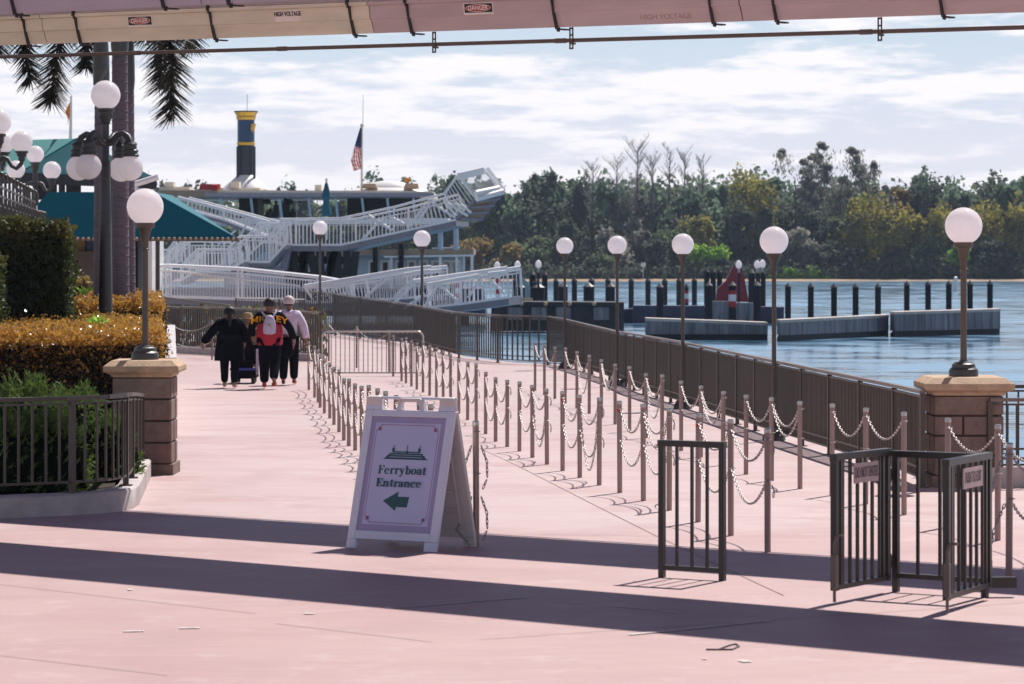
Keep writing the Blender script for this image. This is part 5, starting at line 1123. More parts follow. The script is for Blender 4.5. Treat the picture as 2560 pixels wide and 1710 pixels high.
# lifted end section
H0, H1 = at(1140, 549, GY), at(1190, 496, GY); K0, K1 = at(1110, 485, GY), at(1145, 438, GY); of = Vector((1.05, .6, .0)); of2 = at(1252, 486, GY+.8)-H1
mb = MB(); mb.add([H0, H1, H1+of2, at(1196, 553, GY+.8), H0-Vector((.06,0,.05)), H1-Vector((.06, 0, .05)), H1+of2-Vector((.06,0,.05)), at(1192, 557, GY+.8)], [(0,1,2,3), (4,7,6,5), (0,4,5,1), (2,6,7,3), (1,5,6,2), (0,3,7,4)]); part('raised_flap', mb, M['tan'], t)
G0 = at(1196, 553, GY+.8)
mb = MB()
for u_ in (.12, .38, .64, .9): mb.bar(H0.lerp(H1, u_)-UP*.03+Vector((.05, 0, -.04)), G0.lerp(H1+of2, u_)+Vector((.05, 0, -.07)), .14, .10)
mb.bar(G0, H1+of2, .10, .14); mb.bar(H0, H1, .10, .14); part('flap_ribs', mb, M['grey_metal'], t)
K2 = at(1209, 424, GY+.8); K3 = at(1255, 477, GY+.8)
mb = MB(); mb.tube([K0, K1, K2], .06, 8); mb.tube([K1, H1], .06, 8); mb.tube([K2, K3], .06, 8); mb.tube([at(1189, 482, GY-.1), at(1247, 470, GY+.8)], .085, 8); mb.tube([at(1192, 495, GY-.1), at(1255, 478, GY+.8)], .095, 8); mb.bar(at(1150, 436, GY), at(1206, 424, GY+.7), .16, .18); part('flap_frame', mb, M['white_metal'], t, 50)
mb = MB()
for i in range(8): u_ = i/7; mb.bar(K0.lerp(K1, u_), H0.lerp(H1, u_), .035, .035, (0, 1, 0))
for i in range(15): u_ = i/14; mb.bar(K1.lerp(K2, u_), H1.lerp(H1+of2, u_), .026, .026, (0, 1, 0))
for i in range(6): u_ = i/5; mb.tube([K2.lerp(K2+Vector((.2, .5, .1)), u_), K3.lerp(K3+Vector((.1, .5, .1)), u_)], .03, 6)
part('flap_bars', mb, M['white_metal'], t)
mb = MB(); mb.bar(at(1146, 441, GY-.3), at(1208, 427, GY+.6), .14, .30); mb.tube([at(1189, 483, GY-.3), at(1247, 471, GY+.6)], .13, 8); mb.tube([at(1192, 496, GY-.3), at(1257, 479, GY+.6)], .14, 8); part('flap_glint_bars', mb, M['boatwhite'], t, 50)  # thick white bars standing in for sun glints on the flap
for x, y, l in ((921,538,1), (1110,502,1), (1136,505,0), (1152,510,0)): mb = MB(); mb.tube([at(x, y, GY-.2), at(x+(60 if l else 26), y+(38 if l else 22), GY-.2)], .065, 8); part('glint_strut', mb, M['boatwhite'], t, 60)  # white overlays that paint the sun glint onto the braces
# support platform under the gangway
t = thing('ramp_support', 'dark steel platform with splayed legs under the gangway', 'platform', at(780, 700, GY+.4), None)
mb = MB(); mb.pxp([(712,628),(850,628),(850,613.5),(712,613.5)], GY+.25, 2.2); part('platform_beam', mb, M['grey_metal'], t)
mb = MB(); mb.pxp([(597,671),(610,664),(700,664),(716,618),(728,618),(716,676),(600,676)], GY-.3, 2.4); part('stair_soffit', mb, M['grey_metal'], t)
for a, b in (((720,628),(722,715)), ((765,628),(745,715)), ((775,628),(793,715)), ((838,628),(812,715)), ((842,628),(850,715)), ((868,628),(866,715)), ((890,628),(880,715)), ((757,628),(762,715)), ((800,628),(803,715)), ((826,628),(830,715)), ((735,628),(737,715))): mb = MB(); mb.bar(at(*a, GY+1), at(*b, GY+1), .34, .3, (0, 1, 0)); part('leg', mb, M['dark'], t)
mb = MB(); mb.bar(at(715, 648, GY+1.3), at(885, 652, GY+1.3), .2, .34); mb.bar(at(715, 688, GY+1.3), at(885, 690, GY+1.3), .2, .3); part('cross_beams', mb, M['dark'], t)
# left gangway descending to the right
ramp('boarding_gangway', 'white boarding gangway sloping down to the right behind the teal roof', 'gangway', [(445,492),(560,523),(674,554)], [(438,516),(560,549),(668,592)], GY+8, (.3, 2, 0), .2, braces=[((590,575),(545,612)), ((600,592),(620,552))], pick=.17)
# switchback stairs, from the top landing down to the left
ramp('boarding_stair', 'white stair flight and landing directly left of the main gangway', 'stair', [(598,591),(673,591),(707,548)], [(598,655),(673,655),(712,612)], GY-1.2, (.2, 1.2, 0), .2, pick=.13, thick=.06, group='white boarding stairs')
ramp('boarding_stair', 'middle white stair flight dropping left to its landing', 'stair', [(453,665),(494,624),(570,624),(598,592)], [(453,700),(494,676),(575,676),(605,655)], GY-2.4, (.2, 1.2, 0), .2, pick=.13, thick=.06, group='white boarding stairs')
ramp('boarding_stair', 'upper white stair flight and landing beneath the teal roof edge', 'stair', [(398,657),(455,603),(512,603),(560,606)], [(398,700),(455,668),(512,668),(560,660)], GY+2, (.2, 1.2, 0), .2, pick=.13, thick=.06, group='white boarding stairs')
ramp('boarding_stair', 'lowest white stair flight beside the thin dark column', 'stair', [(330,666),(352,625),(420,625),(440,598)], [(330,690),(352,672),(420,672),(445,655)], GY, (.2, 1.2, 0), .2, pick=.13, thick=.055, group='white boarding stairs')
ramp('boarding_stair', 'rear white stair landing left of the closed umbrella', 'stair', [(615,594),(648,558),(700,558)], [(620,640),(655,606),(700,606)], GY+4, (.2, 1.2, 0), .2, pick=.15, group='white boarding stairs')
# long low ramp across the front
ramp('boarding_ramp', 'long low white ramp rising from the left to behind the lamp post', 'ramp', [(150,690),(285,676),(415,664)], [(150,742),(285,740),(415,738)], 122, (0, 1.8, 0), .3, pick=.12, thick=.075, group='white boarding ramps')
ramp('boarding_ramp', 'long low white ramp falling to the right in front of the stairs', 'ramp', [(415,664),(595,672),(793,693),(880,708)], [(415,742),(595,748),(793,756),(880,762)], 121.8, (0, 1.8, 0), .3, pick=.12, thick=.07, group='white boarding ramps')
mb = MB()
for i in range(54): u_ = i/53; mb.sphere(at(418+u_*330, 676+u_*38, 121.6), .055, 6, 5)
tag(mesh_obj('ramp_light_string', mb, M['boatwhite'], None, 60, at(418, 676, 121.6)), 'row of small white studs along the long low ramp rail', 'studs')
# lower gangways on the right
ramp('dock_gangway', 'lower white gangway rising to the right in front of the ferry doors', 'gangway', [(760,716),(874,698),(1016,674),(1078,668)], [(790,756),(880,752),(1016,745),(1078,738)], 118, (.6, 1.5, 0), .2, braces=[((905,752),(960,700)), ((985,745),(1040,690))], pick=.15, thick=.085)
ramp('dock_gangway', 'white dock gangway with a thick handrail nearest the dark pilings', 'gangway', [(1034,704),(1150,688),(1268,671)], [(1040,772),(1150,760),(1272,743)], 112, (.5, 1.5, 0), .28, braces=[((975,768),(1038,706)), ((1010,772),(1062,735)), ((1095,708),(1148,757)), ((1170,745),(1205,690)), ((1215,690),(1262,735)), ((1060,770),(1098,706))], pick=.15, thick=.10)
mb = MB(); mb.pxp([(1040,790),(1275,762),(1275,746),(1040,775)], 112.2, 1.2); tag(mesh_obj('gangway_side_beam', mb, M['white_metal'], None, None, at(1040, 790, 112.2)), 'long pale beam under the dock gangway nearest the pilings', 'beam')
mb = MB()
for x0, y0, x1, y1, y2 in ((1042,708,1268,675,6), (1078,672,1080,672,0)):
    mb.tube([at(x0+25, y0+3, 111.5), at(x1-70, y1+13, 111.5)], .06, 8); mb.tube([at(x1-48, y1+9, 111.5), at(x1-4, y1+4, 111.5)], .06, 8)
tag(mesh_obj('white_glint_handrail', mb, M['boatwhite'], None, 60, at(1070, 711, 111.5)), 'short inner handrail of the dock gangway, its sun glint painted white', 'handrail')  # plain white bars carry the handrail's sun glint as colour
# pale panels, red white boards seen through the dock gangway
for x, y, lb in ((1143, 720, 'left'), (1245, 708, 'right')):
    t = thing('striped_board', 'red and white warning board on the %s seen through the dock gangway' % lb, 'board', at(x, y+25, 120), 'warning boards'); mb = MB(); mb.pxp([(x-6,y+40),(x+7,y+38),(x+7,y-18),(x-6,y-16)], 120, .1); part('board', mb, M['boatwhite'], t)
    mb = MB(); mb.pxp([(x-5,y),(x+6,y-1),(x+6,y-12),(x-5,y-11)], 119.95, .04); mb.pxp([(x-5,y+27),(x+6,y+26),(x+6,y+14),(x-5,y+15)], 119.95, .04); part('red_bands', mb, M['red'], t)
t = thing('closed_umbrella', 'closed teal parasol standing on the ferry landing', 'umbrella', at(816, 545, GY+3))
c = at(816, 540, GY+3); u_ = (GY+3)/F; zz = lambda y: (540-y)*u_
mb = MB(); mb.lathe([(.01, zz(452)), (4*u_, zz(460)), (9*u_, zz(480)), (12*u_, zz(492)), (9*u_, zz(497)), (8*u_, zz(503)), (10*u_, zz(520)), (13*u_, zz(535)), (10*u_, zz(541))], c, 14); part('folded_canopy', mb, M['teal_umb'], t, 30)
mb = MB(); mb.tube([c+UP*zz(600), c+UP*zz(446)], .05, 8); part('pole', mb, M['steel'], t)

# ---------------------------------------------------------------- pilings, floats, markers in the lake
def piling(px, top, wpx, base, label, group, band=False, wood=True, n=8, cone=9):
    p = wp(px, base); u = p.y/F; r = wpx/2*u; zt = at(px, top, p.y).z; t = thing('dock_piling', label, 'piling', p, group)
    mb = MB(); mb.lathe([(r, -1.5), (r, zt-p.z-cone*u*1.3)], p, n, rot=.3); part('pile', mb, M['dark_wood'], t, 30)
    mb = MB(); mb.lathe([(r*1.12, zt-p.z-cone*u*1.35), (r*1.12, zt-p.z-cone*u*1.15), (.001, zt-p.z)], p, n, rot=.3); part('pile_cap', mb, M['pile_cap'], t, 20)
    if band:
        for a, b, m_ in ((.80, .72, 'red'), (.72, .58, 'boatwhite'), (.58, .46, 'red')):
            q = MB(); z1, z0 = (zt-p.z)*a, (zt-p.z)*b; q.lathe([(r*1.03, z0), (r*1.03, z1)], p, n, rot=.3); part('band', q, M[m_], t, 30)
    return t
M['pile_cap'] = mat('pile_cap_grey', (.055, .05, .055), .5, 0, .2, 3)
i = 0
for px, top, wd, base, lb in [(1163,731,22,808,'lone piling in front of the dock gangway'),(1301,708,24,800,'stout piling left of the dark pile cluster'),(1346,708,32,806,'stoutest piling beside the second dolphin'),(1408,706,24,800,'piling just left of the bend lamp pole'),(1472,706,28,806,'stout piling right of the bend lamp'),(1527,706,22,808,'stout piling left of the third lamp pole'),
   (1390,693,14,770,'thin back piling leftmost of the rear row'),(1436,691,14,770,'thin back piling second of the rear row'),(1479,691,15,770,'thin back piling third of the rear row'),(1520,691,14,772,'thin back piling fourth of the rear row'),(1578,691,14,775,'thin piling right of the third lamp, rear row'),(1620,692,14,772,'thin rear piling sixth from the left'),(1662,692,14,772,'thin rear piling seventh from the left'),(1697,692,13,772,'thin rear piling behind the fourth lamp'),(1736,691,14,772,'thin rear piling right of the fourth lamp'),
   (1331,676,16,790,'tall piling, left of the paired lantern pilings'),(1362,676,15,790,'tall piling, right of the paired lantern pilings'),(1287,694,14,790,'slim piling at the end of the dock gangway'),(1340,695,15,795,'short piling between the paired lantern pilings')]:
    piling(px, top, wd, base, lb, 'dock pilings'); i += 1
for px, top, wd, lb in ((1650,707,19,'first piling on the near left float'),(1772,703,20,'second piling on the near left float'),(1831,703,20,'red and white banded piling on the near left float'),(1893,703,20,'last piling on the near left float')): piling(px, top, wd, 822, lb, 'pilings on the near left float', 'banded' in lb)
piling(1716, 708, 12, 800, 'banded piling half hidden by the fourth lamp pole', 'banded pilings', True)
for px, top, wd, lb in ((1767,669,15,'first tall piling left of the red marker'),(1783,670,14,'second tall piling left of the red marker'),(1799,670,14,'third tall piling left of the red marker'),(1828,671,17,'tall piling in front of the red marker'),(1879,672,18,'tall piling right of the red marker'),(1895,674,12,'narrow lantern piling right of the red marker'),(1908,674,13,'narrow outer lantern piling right of the red marker')): piling(px, top, wd, 790, lb, 'tall pilings around the red marker')
for k_, (px, top) in enumerate(((1970,706),(2027,706),(2085,707),(2139,707),(2195,707))): piling(px, top, 16, 835, 'piling on the middle float, %s from the left' % ('first second third fourth fifth'.split()[k_]), 'pilings on the middle float')
for k_, (px, top) in enumerate(((2267,701),(2320,701),(2372,700),(2425,700),(2475,699))): piling(px, top, 15, 828, 'piling on the right float, %s from the left' % ('first second third fourth fifth'.split()[k_]), 'pilings on the right float')
def floatb(label, pts_top, base_y, dep, segs):
    Y0, Y1 = wp(0, base_y[0]).y, wp(0, base_y[1]).y; (x0, t0), (x1, t1) = pts_top
    A, B = at(x0, t0, Y0), at(x1, t1, Y1); t = thing('float', label, 'float', Vector((A.x, A.y, WZ)), 'concrete floats'); dv = Vector((0, dep, 0))
    for k_ in range(segs):
        a, b = A.lerp(B, k_/segs+.002), A.lerp(B, (k_+1)/segs-.002); mb = MB(); q0, q1 = a.copy(), b.copy(); q0.z = q1.z = WZ+.24
        mb.add([q0, q1, b-UP*.12, a-UP*.12, q0+dv, q1+dv, b+dv-UP*.12, a+dv-UP*.12], [(0,1,2,3), (5,4,7,6), (0,3,7,4), (1,5,6,2), (0,4,5,1)]); part('float_block', mb, M['float'], t)
    mb = MB(); mb.add([A-UP*.12+Vector((0, -.05, 0)), B-UP*.12+Vector((0, -.05, 0)), B+Vector((0, -.05, 0)), A+Vector((0, -.05, 0)), A+dv-UP*.12, B+dv-UP*.12, B+dv, A+dv], [(0,1,2,3), (3,2,6,7), (4,5,6,7), (0,4,7,3), (1,5,6,2)]); part('float_top', mb, M['float_top'], t)
    mb = MB(); q0, q1 = A.copy(), B.copy(); q0.z = q1.z = WZ-.2; mb.add([q0+dv*.1, q1+dv*.1, q1+UP*.5+dv*.1, q0+UP*.5+dv*.1, q0+dv*.9, q1+dv*.9, q1+UP*.32+dv*.9, q0+UP*.32+dv*.9], [(0,1,2,3), (5,4,7,6), (0,3,7,4), (1,5,6,2)]); part('base_shade', mb, M['dark'], t)  # dark strip standing in for the shadow along the waterline
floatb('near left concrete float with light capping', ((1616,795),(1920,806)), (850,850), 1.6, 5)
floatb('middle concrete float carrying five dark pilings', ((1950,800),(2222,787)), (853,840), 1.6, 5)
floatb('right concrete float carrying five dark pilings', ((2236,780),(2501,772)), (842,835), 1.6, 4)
mb = MB(); mb.pxp([(1556,812),(1620,812),(1620,768),(1556,774)], 160, 1.5); mb.pxp([(1585,815),(1960,815),(1960,768),(1840,765),(1585,764)], 158, 1.5); tag(mesh_obj('dark_float', mb, M['dark_float'] if 'dark_float' in M else M['float'], None, None, at(1556, 812, 158)), 'long dark float behind the near left float', 'float', 'concrete floats')
mb = MB(); mb.pxp([(1778,812),(1826,812),(1826,753),(1778,753)], 156, .6); mb.pxp([(1842,812),(1884,812),(1884,757),(1842,757)], 156, .6); tag(mesh_obj('pale_float_panel', mb, M['float'], None, None, at(1778, 812, 156)), 'pair of pale panels below the red marker', 'panel')
# timber dock below the dark pilings
t = thing('timber_dock', 'dark timber dock under the stout pilings behind the fence', 'dock', wp(1400, 815))
mb = MB(); mb.pxp([(1228,828),(1560,828),(1560,765),(1228,765)], 138, 2.5); part('dock_side', mb, M['dock_wood'], t)
mb = MB(); mb.pxp([(1226,766),(1560,766),(1560,756),(1226,754)], 137.6, 3.2); part('dock_top', mb, M['dark'], t)
for x in (1304, 1364, 1424, 1485): mb = MB(); mb.sphere(at(x, 760, 137.4), .10, 8, 6); part('bollard_cap', mb, M['cap'], t, 60)
for x in (1285, 1345, 1405, 1500): mb = MB(); mb.pxp([(x-16,800),(x+22,800),(x+22,768),(x-16,768)], 137.8, .15); part('dock_plank_panel', mb, M['float'], t)
mb = MB(); mb.pxp([(1302,752),(1332,752),(1332,746),(1302,746)], 137.5, .4); part('tan_block', mb, M['cap'], t)
def marker(label, pts, m, px, Y=168, edge=None):
    t = thing('day_marker', label, 'marker', at(px, 760, Y)); mb = MB(); mb.pxp(pts, Y, .5); part('board', mb, M[m], t)
    if edge: mb = MB(); mb.pxp(edge, Y-.06, .05); part('pale_stripe', mb, M['boatblue'], t)
    return t
marker('pale green triangular marker panel among the dark pilings', [(1286,752),(1326,752),(1326,716),(1304,688),(1294,690),(1288,716)], 'sea', 1306)
t = marker('dark red triangular marker on the far float', [(1790,753),(1872,755),(1861,694),(1852,668),(1832,666),(1815,702),(1793,722)], 'marker_red', 1840, 160, None)
for k_, (px, y) in enumerate(((1243,664),(1294,662),(1346,660),(1847,661),(1893,661),(1906,659))):
    p = at(px, y, 158); t = thing('harbour_lantern', 'white lantern head above the pilings, %s from the left' % ('first second third fourth fifth sixth'.split()[k_]), 'lantern', p-UP*.3, 'harbour lanterns'); mb = MB(); mb.lathe([(.06, -.45), (.07, -.2), (.15, -.15), (.17, .0), (.13, .12), (.06, .2), (.001, .22)], p, 12); part('lens', mb, M['globe'], t, 50)
    mb = MB(); mb.tube([p-UP*.2, p-UP*2.2], .06, 6); part('stem', mb, M['dark_wood'], t)
p = at(2389, 708, 300); p.z = WZ; t = thing('channel_buoy', 'small white buoy far out near the right lamp', 'buoy', p); mb = MB(); mb.lathe([(.28, -.3), (.30, .3), (.22, .9), (.18, 1.4), (.001, 1.5)], p, 12); part('body', mb, M['boatwhite'], t, 50)
p = at(1608, 662, 424); t = thing('shore_sign', 'tiny round pale sign on the far bank', 'sign', p-UP*2); mb = MB(); mb.lathe([(.32, -.3), (.36, 0), (.32, .3)], p, 10); part('face', mb, M['boatwhite'], t); mb = MB(); mb.tube([p-UP*.3, p-UP*2.4], .06, 6); part('post', mb, M['steel'], t)
# ---------------------------------------------------------------- people
M['skin'] = mat('skin', (.30, .15, .10), .6); M['hair'] = mat('dark_hair', (.012, .010, .010), .6); M['black_cloth'] = mat('black_cloth', (.006, .006, .011), .95, 0, .3, 6, spec=.06)
M['red_cloth'] = mat('red_cloth', (.42, .01, .035), .7); M['pale_hoodie'] = mat('pale_pink_hoodie', (.66, .55, .68), .8); M['shoe_red'] = mat('orange_red_shoe', (.42, .07, .03), .6); M['shoe_pale'] = mat('pale_shoe', (.50, .32, .28), .6)
M['sole'] = mat('gum_sole', (.30, .18, .08), .7); M['cap_white'] = mat('pale_cap', (.62, .52, .50), .7); M['straw'] = mat('beige_hat', (.42, .28, .15), .9); M['bagpack'] = mat('patterned_white_bag', (.55, .56, .72), .6, 0, .0, 14, (.45, .30, .40)); M['yellow_letters'] = mat('yellow_letters', (.75, .40, .01), .6); M['olive_cloth'] = mat('olive_cloth', (.12, .095, .035), .8); M['blue_plastic'] = mat('scooter_blue', (.03, .05, .30), .4); M['rubber'] = mat('tyre_rubber', (.015, .015, .016), .8)
def skin(name, nodes, edges, m, parent, root=0, sub=1):
    names = list(nodes); me = bpy.data.meshes.new(name); me.from_pydata([nodes[k][:3] for k in names], [(names.index(a), names.index(b)) for a, b in edges], [])
    o = bpy.data.objects.new(name, me); C.objects.link(o); md = o.modifiers.new('skin', 'SKIN'); md.use_smooth_shade = True
    for i, k in enumerate(names):
        r = nodes[k][3]; sv = me.skin_vertices[0].data[i]; sv.radius = r if isinstance(r, tuple) else (r, r); sv.use_root = (i == root)
    s = o.modifiers.new('sub', 'SUBSURF'); s.levels = sub; s.render_levels = sub
    me.materials.append(m); o.parent = parent; WL[o.name] = WL[parent.name]; return o
def hand(nodes, edges, w, side, s=1.0, fwd=0.0):
    x, y, z = nodes[w][:3]; nodes['palm'+w] = (x+.005*side, y+.01+fwd*.04, z-.06*s, (.022, .036)); edges.append((w, 'palm'+w))
    for k, (dy, l) in enumerate(((-.030, .062), (-.010, .075), (.010, .070), (.030, .055))):
        a, b = 'f%d%s' % (k, w), 'g%d%s' % (k, w); nodes[a] = (x, y+.01+dy, z-.10*s, .0095); nodes[b] = (x-.015*side, y+.015+dy, z-.10*s-l, .0075); edges += [('palm'+w, a), (a, b)]
    nodes['th'+w] = (x-.02*side, y+.055, z-.07*s, .010); nodes['ti'+w] = (x-.022*side, y+.07, z-.115*s, .008); edges += [('palm'+w, 'th'+w), ('th'+w, 'ti'+w)]
def walker(px, foot, top, label, stride, arms, sep=.10, turn=0):
    b = gp(px, foot); H_ = (foot-top)*b.y/F; k = H_/1.76
    t = bpy.data.objects.new('person', None); C.objects.link(t); t.location = b; t.scale = (k, k, k); t.rotation_euler = (0, 0, turn); WL[t.name] = Vector((0, 0, 0)); tag(t, label, 'person', 'people walking away up the ramp path')
    n = {'pelvis': (0, 0, .96, (.135, .105)), 'waist': (0, .0, 1.12, (.125, .095)), 'chest': (0, .01, 1.33, (.15, .10)), 'neckb': (0, .0, 1.47, (.075, .07)), 'neck': (0, .015, 1.53, .055), 'skull': (0, .03, 1.635, (.078, .094)), 'crown': (0, .02, 1.70, (.062, .075)), 'nose': (0, .115, 1.615, .018)}
    e = [('pelvis', 'waist'), ('waist', 'chest'), ('chest', 'neckb'), ('neckb', 'neck'), ('neck', 'skull'), ('skull', 'crown'), ('skull', 'nose')]
    for sd, nm in ((-1, 'L'), (1, 'R')):
        st = stride[0 if sd < 0 else 1]; n['hip'+nm] = (sd*.095, 0, .90, .092); n['knee'+nm] = (sd*sep, .5*st+.03, .50+.02*abs(st), .060); back = st < 0
        n['ank'+nm] = (sd*sep, .95*st-(.10 if back else 0), .10+(.10 if back and st < -.2 else 0), .040); n['toe'+nm] = (sd*(sep+.02), n['ank'+nm][1]+.15, n['ank'+nm][2]-(.06 if not back or st > -.2 else .12), .034)
        e += [('pelvis', 'hip'+nm), ('hip'+nm, 'knee'+nm), ('knee'+nm, 'ank'+nm), ('ank'+nm, 'toe'+nm)]
        ax, ay, az, bx, by, bz = arms[0 if sd < 0 else 1]; n['sho'+nm] = (sd*.19, 0, 1.42, .062); n['elb'+nm] = (ax, ay, az, .045); n['wri'+nm] = (bx, by, bz, .032); e += [('chest', 'sho'+nm), ('sho'+nm, 'elb'+nm), ('elb'+nm, 'wri'+nm)]; hand(n, e, 'wri'+nm, sd)
        n['ear'+nm] = (sd*.085, .02, 1.625, .016); e.append(('skull', 'ear'+nm))
    body = skin('body', n, e, M['skin'], t); return t, n, b, k
def garment(t, n, keys, edges, grow, m, name):
    nn = {}
    for k_ in keys:
        x, y, z, r = n[k_]; g = grow.get(k_, grow.get('*', .02)); nn[k_] = (x, y, z, (r[0]+g, r[1]+g) if isinstance(r, tuple) else r+g)
    return skin(name, nn, edges, m, t)
def lobj(t, name, mb, m, sm=40):
    o = mesh_obj(name, mb, m, t, sm); return o
TORSO = ['pelvis', 'waist', 'chest', 'neckb', 'shoL', 'elbL', 'wriL', 'shoR', 'elbR', 'wriR']
TE = [('pelvis', 'waist'), ('waist', 'chest'), ('chest', 'neckb'), ('chest', 'shoL'), ('shoL', 'elbL'), ('elbL', 'wriL'), ('chest', 'shoR'), ('shoR', 'elbR'), ('elbR', 'wriR')]
LEGS = ['pelvis', 'hipL', 'kneeL', 'ankL', 'hipR', 'kneeR', 'ankR']; LE = [('pelvis', 'hipL'), ('hipL', 'kneeL'), ('kneeL', 'ankL'), ('pelvis', 'hipR'), ('hipR', 'kneeR'), ('kneeR', 'ankR')]
def shoes(t, n, m, soles=True):
    for nm in 'LR':
        a, b = Vector(n['ank'+nm][:3]), Vector(n['toe'+nm][:3]); h_ = {'heel': (a.x, a.y-.045, b.z+.03, .045), 'mid': (a.x, a.y+.05, b.z+.02, .046), 'tip': (b.x, b.y+.05, b.z+.005, .038)}
        skin('shoe', h_, [('heel', 'mid'), ('mid', 'tip')], m, t)
def hairdo(t, n, m=None, sc=1.0, dz=0, name='hair'):
    x, y, z, _ = n['skull']; mb = MB(); mb.sphere((x, y-.012, z+.035+dz), .104*sc, 16, 12, 1.08, -.55); return lobj(t, name, mb, m or M['hair'], 60)
# 1 long dark coat
t, n, b, k = walker(574, 970, 769, 'person in a long black coat with dark ponytail, one arm held out', (.10, -.06), ((-.35, -.02, 1.19, -.50, -.04, .97), (.30, .05, 1.16, .26, .22, 1.0)))
g = {'*': .05, 'pelvis': .10, 'waist': .085, 'chest': .07, 'neckb': .035, 'elbL': .045, 'wriL': .05, 'elbR': .045, 'wriR': .04}
n['hem'] = (0, 0, .68, (.20, .15)); t.scale.x *= 1.18; garment(t, n, TORSO+['hem'], TE+[('pelvis', 'hem')], dict(g, hem=.05), M['black_cloth'], 'coat'); garment(t, n, LEGS, LE, {'*': .03}, M['black_cloth'], 'trousers'); shoes(t, n, M['shoe_pale'])
mb = MB(); mb.lathe([(.29, .60), (.285, .62), (.27, .85), (.245, 1.05), (.19, 1.20)], (0, 0, 0), 24, 1, .78); lobj(t, 'coat_skirt', mb, M['black_cloth'], 60)
hairdo(t, n, sc=1.08)
mb = MB(); mb.tube([(0, -.07, 1.66), (.01, -.115, 1.58), (.015, -.125, 1.42), (.02, -.115, 1.28)], [.045, .04, .033, .012], 8); lobj(t, 'ponytail', mb, M['hair'])
# 2 seated on the scooter
b = gp(612, 958); t = thing('mobility_scooter', 'dark mobility scooter with a blue trimmed base carrying the seated person', 'scooter', b)
mb = MB(); mb.obox(b+UP*.20, (.26, 0, 0), (0, .45, 0), (0, 0, .09)); mb.obox(b+Vector((0, -.33, .36)), (.20, 0, 0), (0, .09, 0), (0, 0, .14)); o = part('chassis', mb, M['black_cloth'], t); q = o.modifiers.new('b', 'BEVEL'); q.width = .03; q.segments = 2
mb = MB(); mb.obox(b+Vector((0, -.42, .31)), (.27, 0, 0), (0, .05, 0), (0, 0, .025)); part('blue_trim', mb, M['blue_plastic'], t)
for dx, dy in ((-.21, -.38), (.21, -.38), (-.17, .45), (.17, .45)):
    mb = MB(); mb.lathe([(.06, -.035), (.10, -.035), (.11, 0), (.10, .035), (.06, .035)], (0, 0, 0), 18); mb.v = [(b.x+dx+v[2], b.y+dy+v[1], b.z+.11+v[0]) for v in mb.v]; part('wheel', mb, M['rubber'], t, 50)
mb = MB(); mb.obox(b+Vector((0, -.05, .55)), (.23, 0, 0), (0, .22, 0), (0, 0, .05)); part('seat', mb, M['black_cloth'], t); mb = MB(); mb.obox(b+Vector((.0, -.26, .82)), (.22, 0, 0), (0, .045, 0), (0, 0, .26)); o = part('backrest', mb, M['black_cloth'], t); q = o.modifiers.new('b', 'BEVEL'); q.width = .04; q.segments = 3
mb = MB(); mb.tube([b+Vector((0, .48, .25)), b+Vector((0, .40, .95))], .03, 8); mb.tube([b+Vector((-.25, .36, .98)), b+Vector((.25, .36, .98))], .02, 8); part('tiller', mb, M['iron'], t)
s = thing('person', 'seated person in olive and dark clothes wearing a beige hat', 'person', b); WL[s.name] = Vector((0, 0, 0)); s.location = b
n = {'pelvis': (.04, -.05, .70, (.16, .14)), 'waist': (.05, -.05, .88, (.17, .13)), 'chest': (.06, -.03, 1.06, (.17, .12)), 'neckb': (.05, 0, 1.18, .07), 'neck': (.05, .02, 1.23, .05), 'skull': (.05, .04, 1.33, (.078, .09)), 'crown': (.05, .03, 1.39, .06), 'nose': (.05, .125, 1.31, .018)}
e = [('pelvis', 'waist'), ('waist', 'chest'), ('chest', 'neckb'), ('neckb', 'neck'), ('neck', 'skull'), ('skull', 'crown'), ('skull', 'nose')]
for sd, nm in ((-1, 'L'), (1, 'R')):
    n['hip'+nm] = (.04+sd*.11, .0, .66, .09); n['knee'+nm] = (.04+sd*.14, .40, .66, .065); n['ank'+nm] = (.04+sd*.13, .42, .36, .042); n['toe'+nm] = (.04+sd*.13, .54, .32, .035); n['sho'+nm] = (.06+sd*.20, -.02, 1.12, .06); n['elb'+nm] = (.05+sd*.27, .08, .90, .045); n['wri'+nm] = (.03+sd*.22, .30, .99, .032); e += [('pelvis', 'hip'+nm), ('hip'+nm, 'knee'+nm), ('knee'+nm, 'ank'+nm), ('ank'+nm, 'toe'+nm), ('chest', 'sho'+nm), ('sho'+nm, 'elb'+nm), ('elb'+nm, 'wri'+nm)]; hand(n, e, 'wri'+nm, sd, .3)
skin('body', n, e, M['skin'], s); garment(s, n, TORSO, TE, {'*': .035, 'pelvis': .05, 'waist': .05}, M['olive_cloth'], 'jacket'); garment(s, n, LEGS, LE, {'*': .03}, M['black_cloth'], 'trousers')
mb = MB(); mb.lathe([(.17, 1.345), (.165, 1.36), (.112, 1.365), (.108, 1.43), (.085, 1.47), (.001, 1.48)], (.05, .03, 0), 20); lobj(s, 'hat', mb, M['straw'], 40)
mb = MB(); mb.tube([(-.12, -.14, 1.13), (-.03, -.12, 1.19), (.13, -.12, 1.19), (.24, -.10, 1.12)], .04, 8); lobj(s, 'fur_collar', mb, M['straw'])
mb = MB(); mb.obox((b+Vector((.30, -.30, .55))), (.035, 0, 0), (0, .05, 0), (0, 0, .17)); mb.obox((b+Vector((.29, -.30, .30))), (.028, 0, 0), (0, .03, 0), (0, 0, .11)); tag(mesh_obj('hanging_bag', mb, M['bagpack'], None, None, b+Vector((.3, -.3, .5))), 'small pale patterned bag hanging at the right side of the scooter', 'bag')
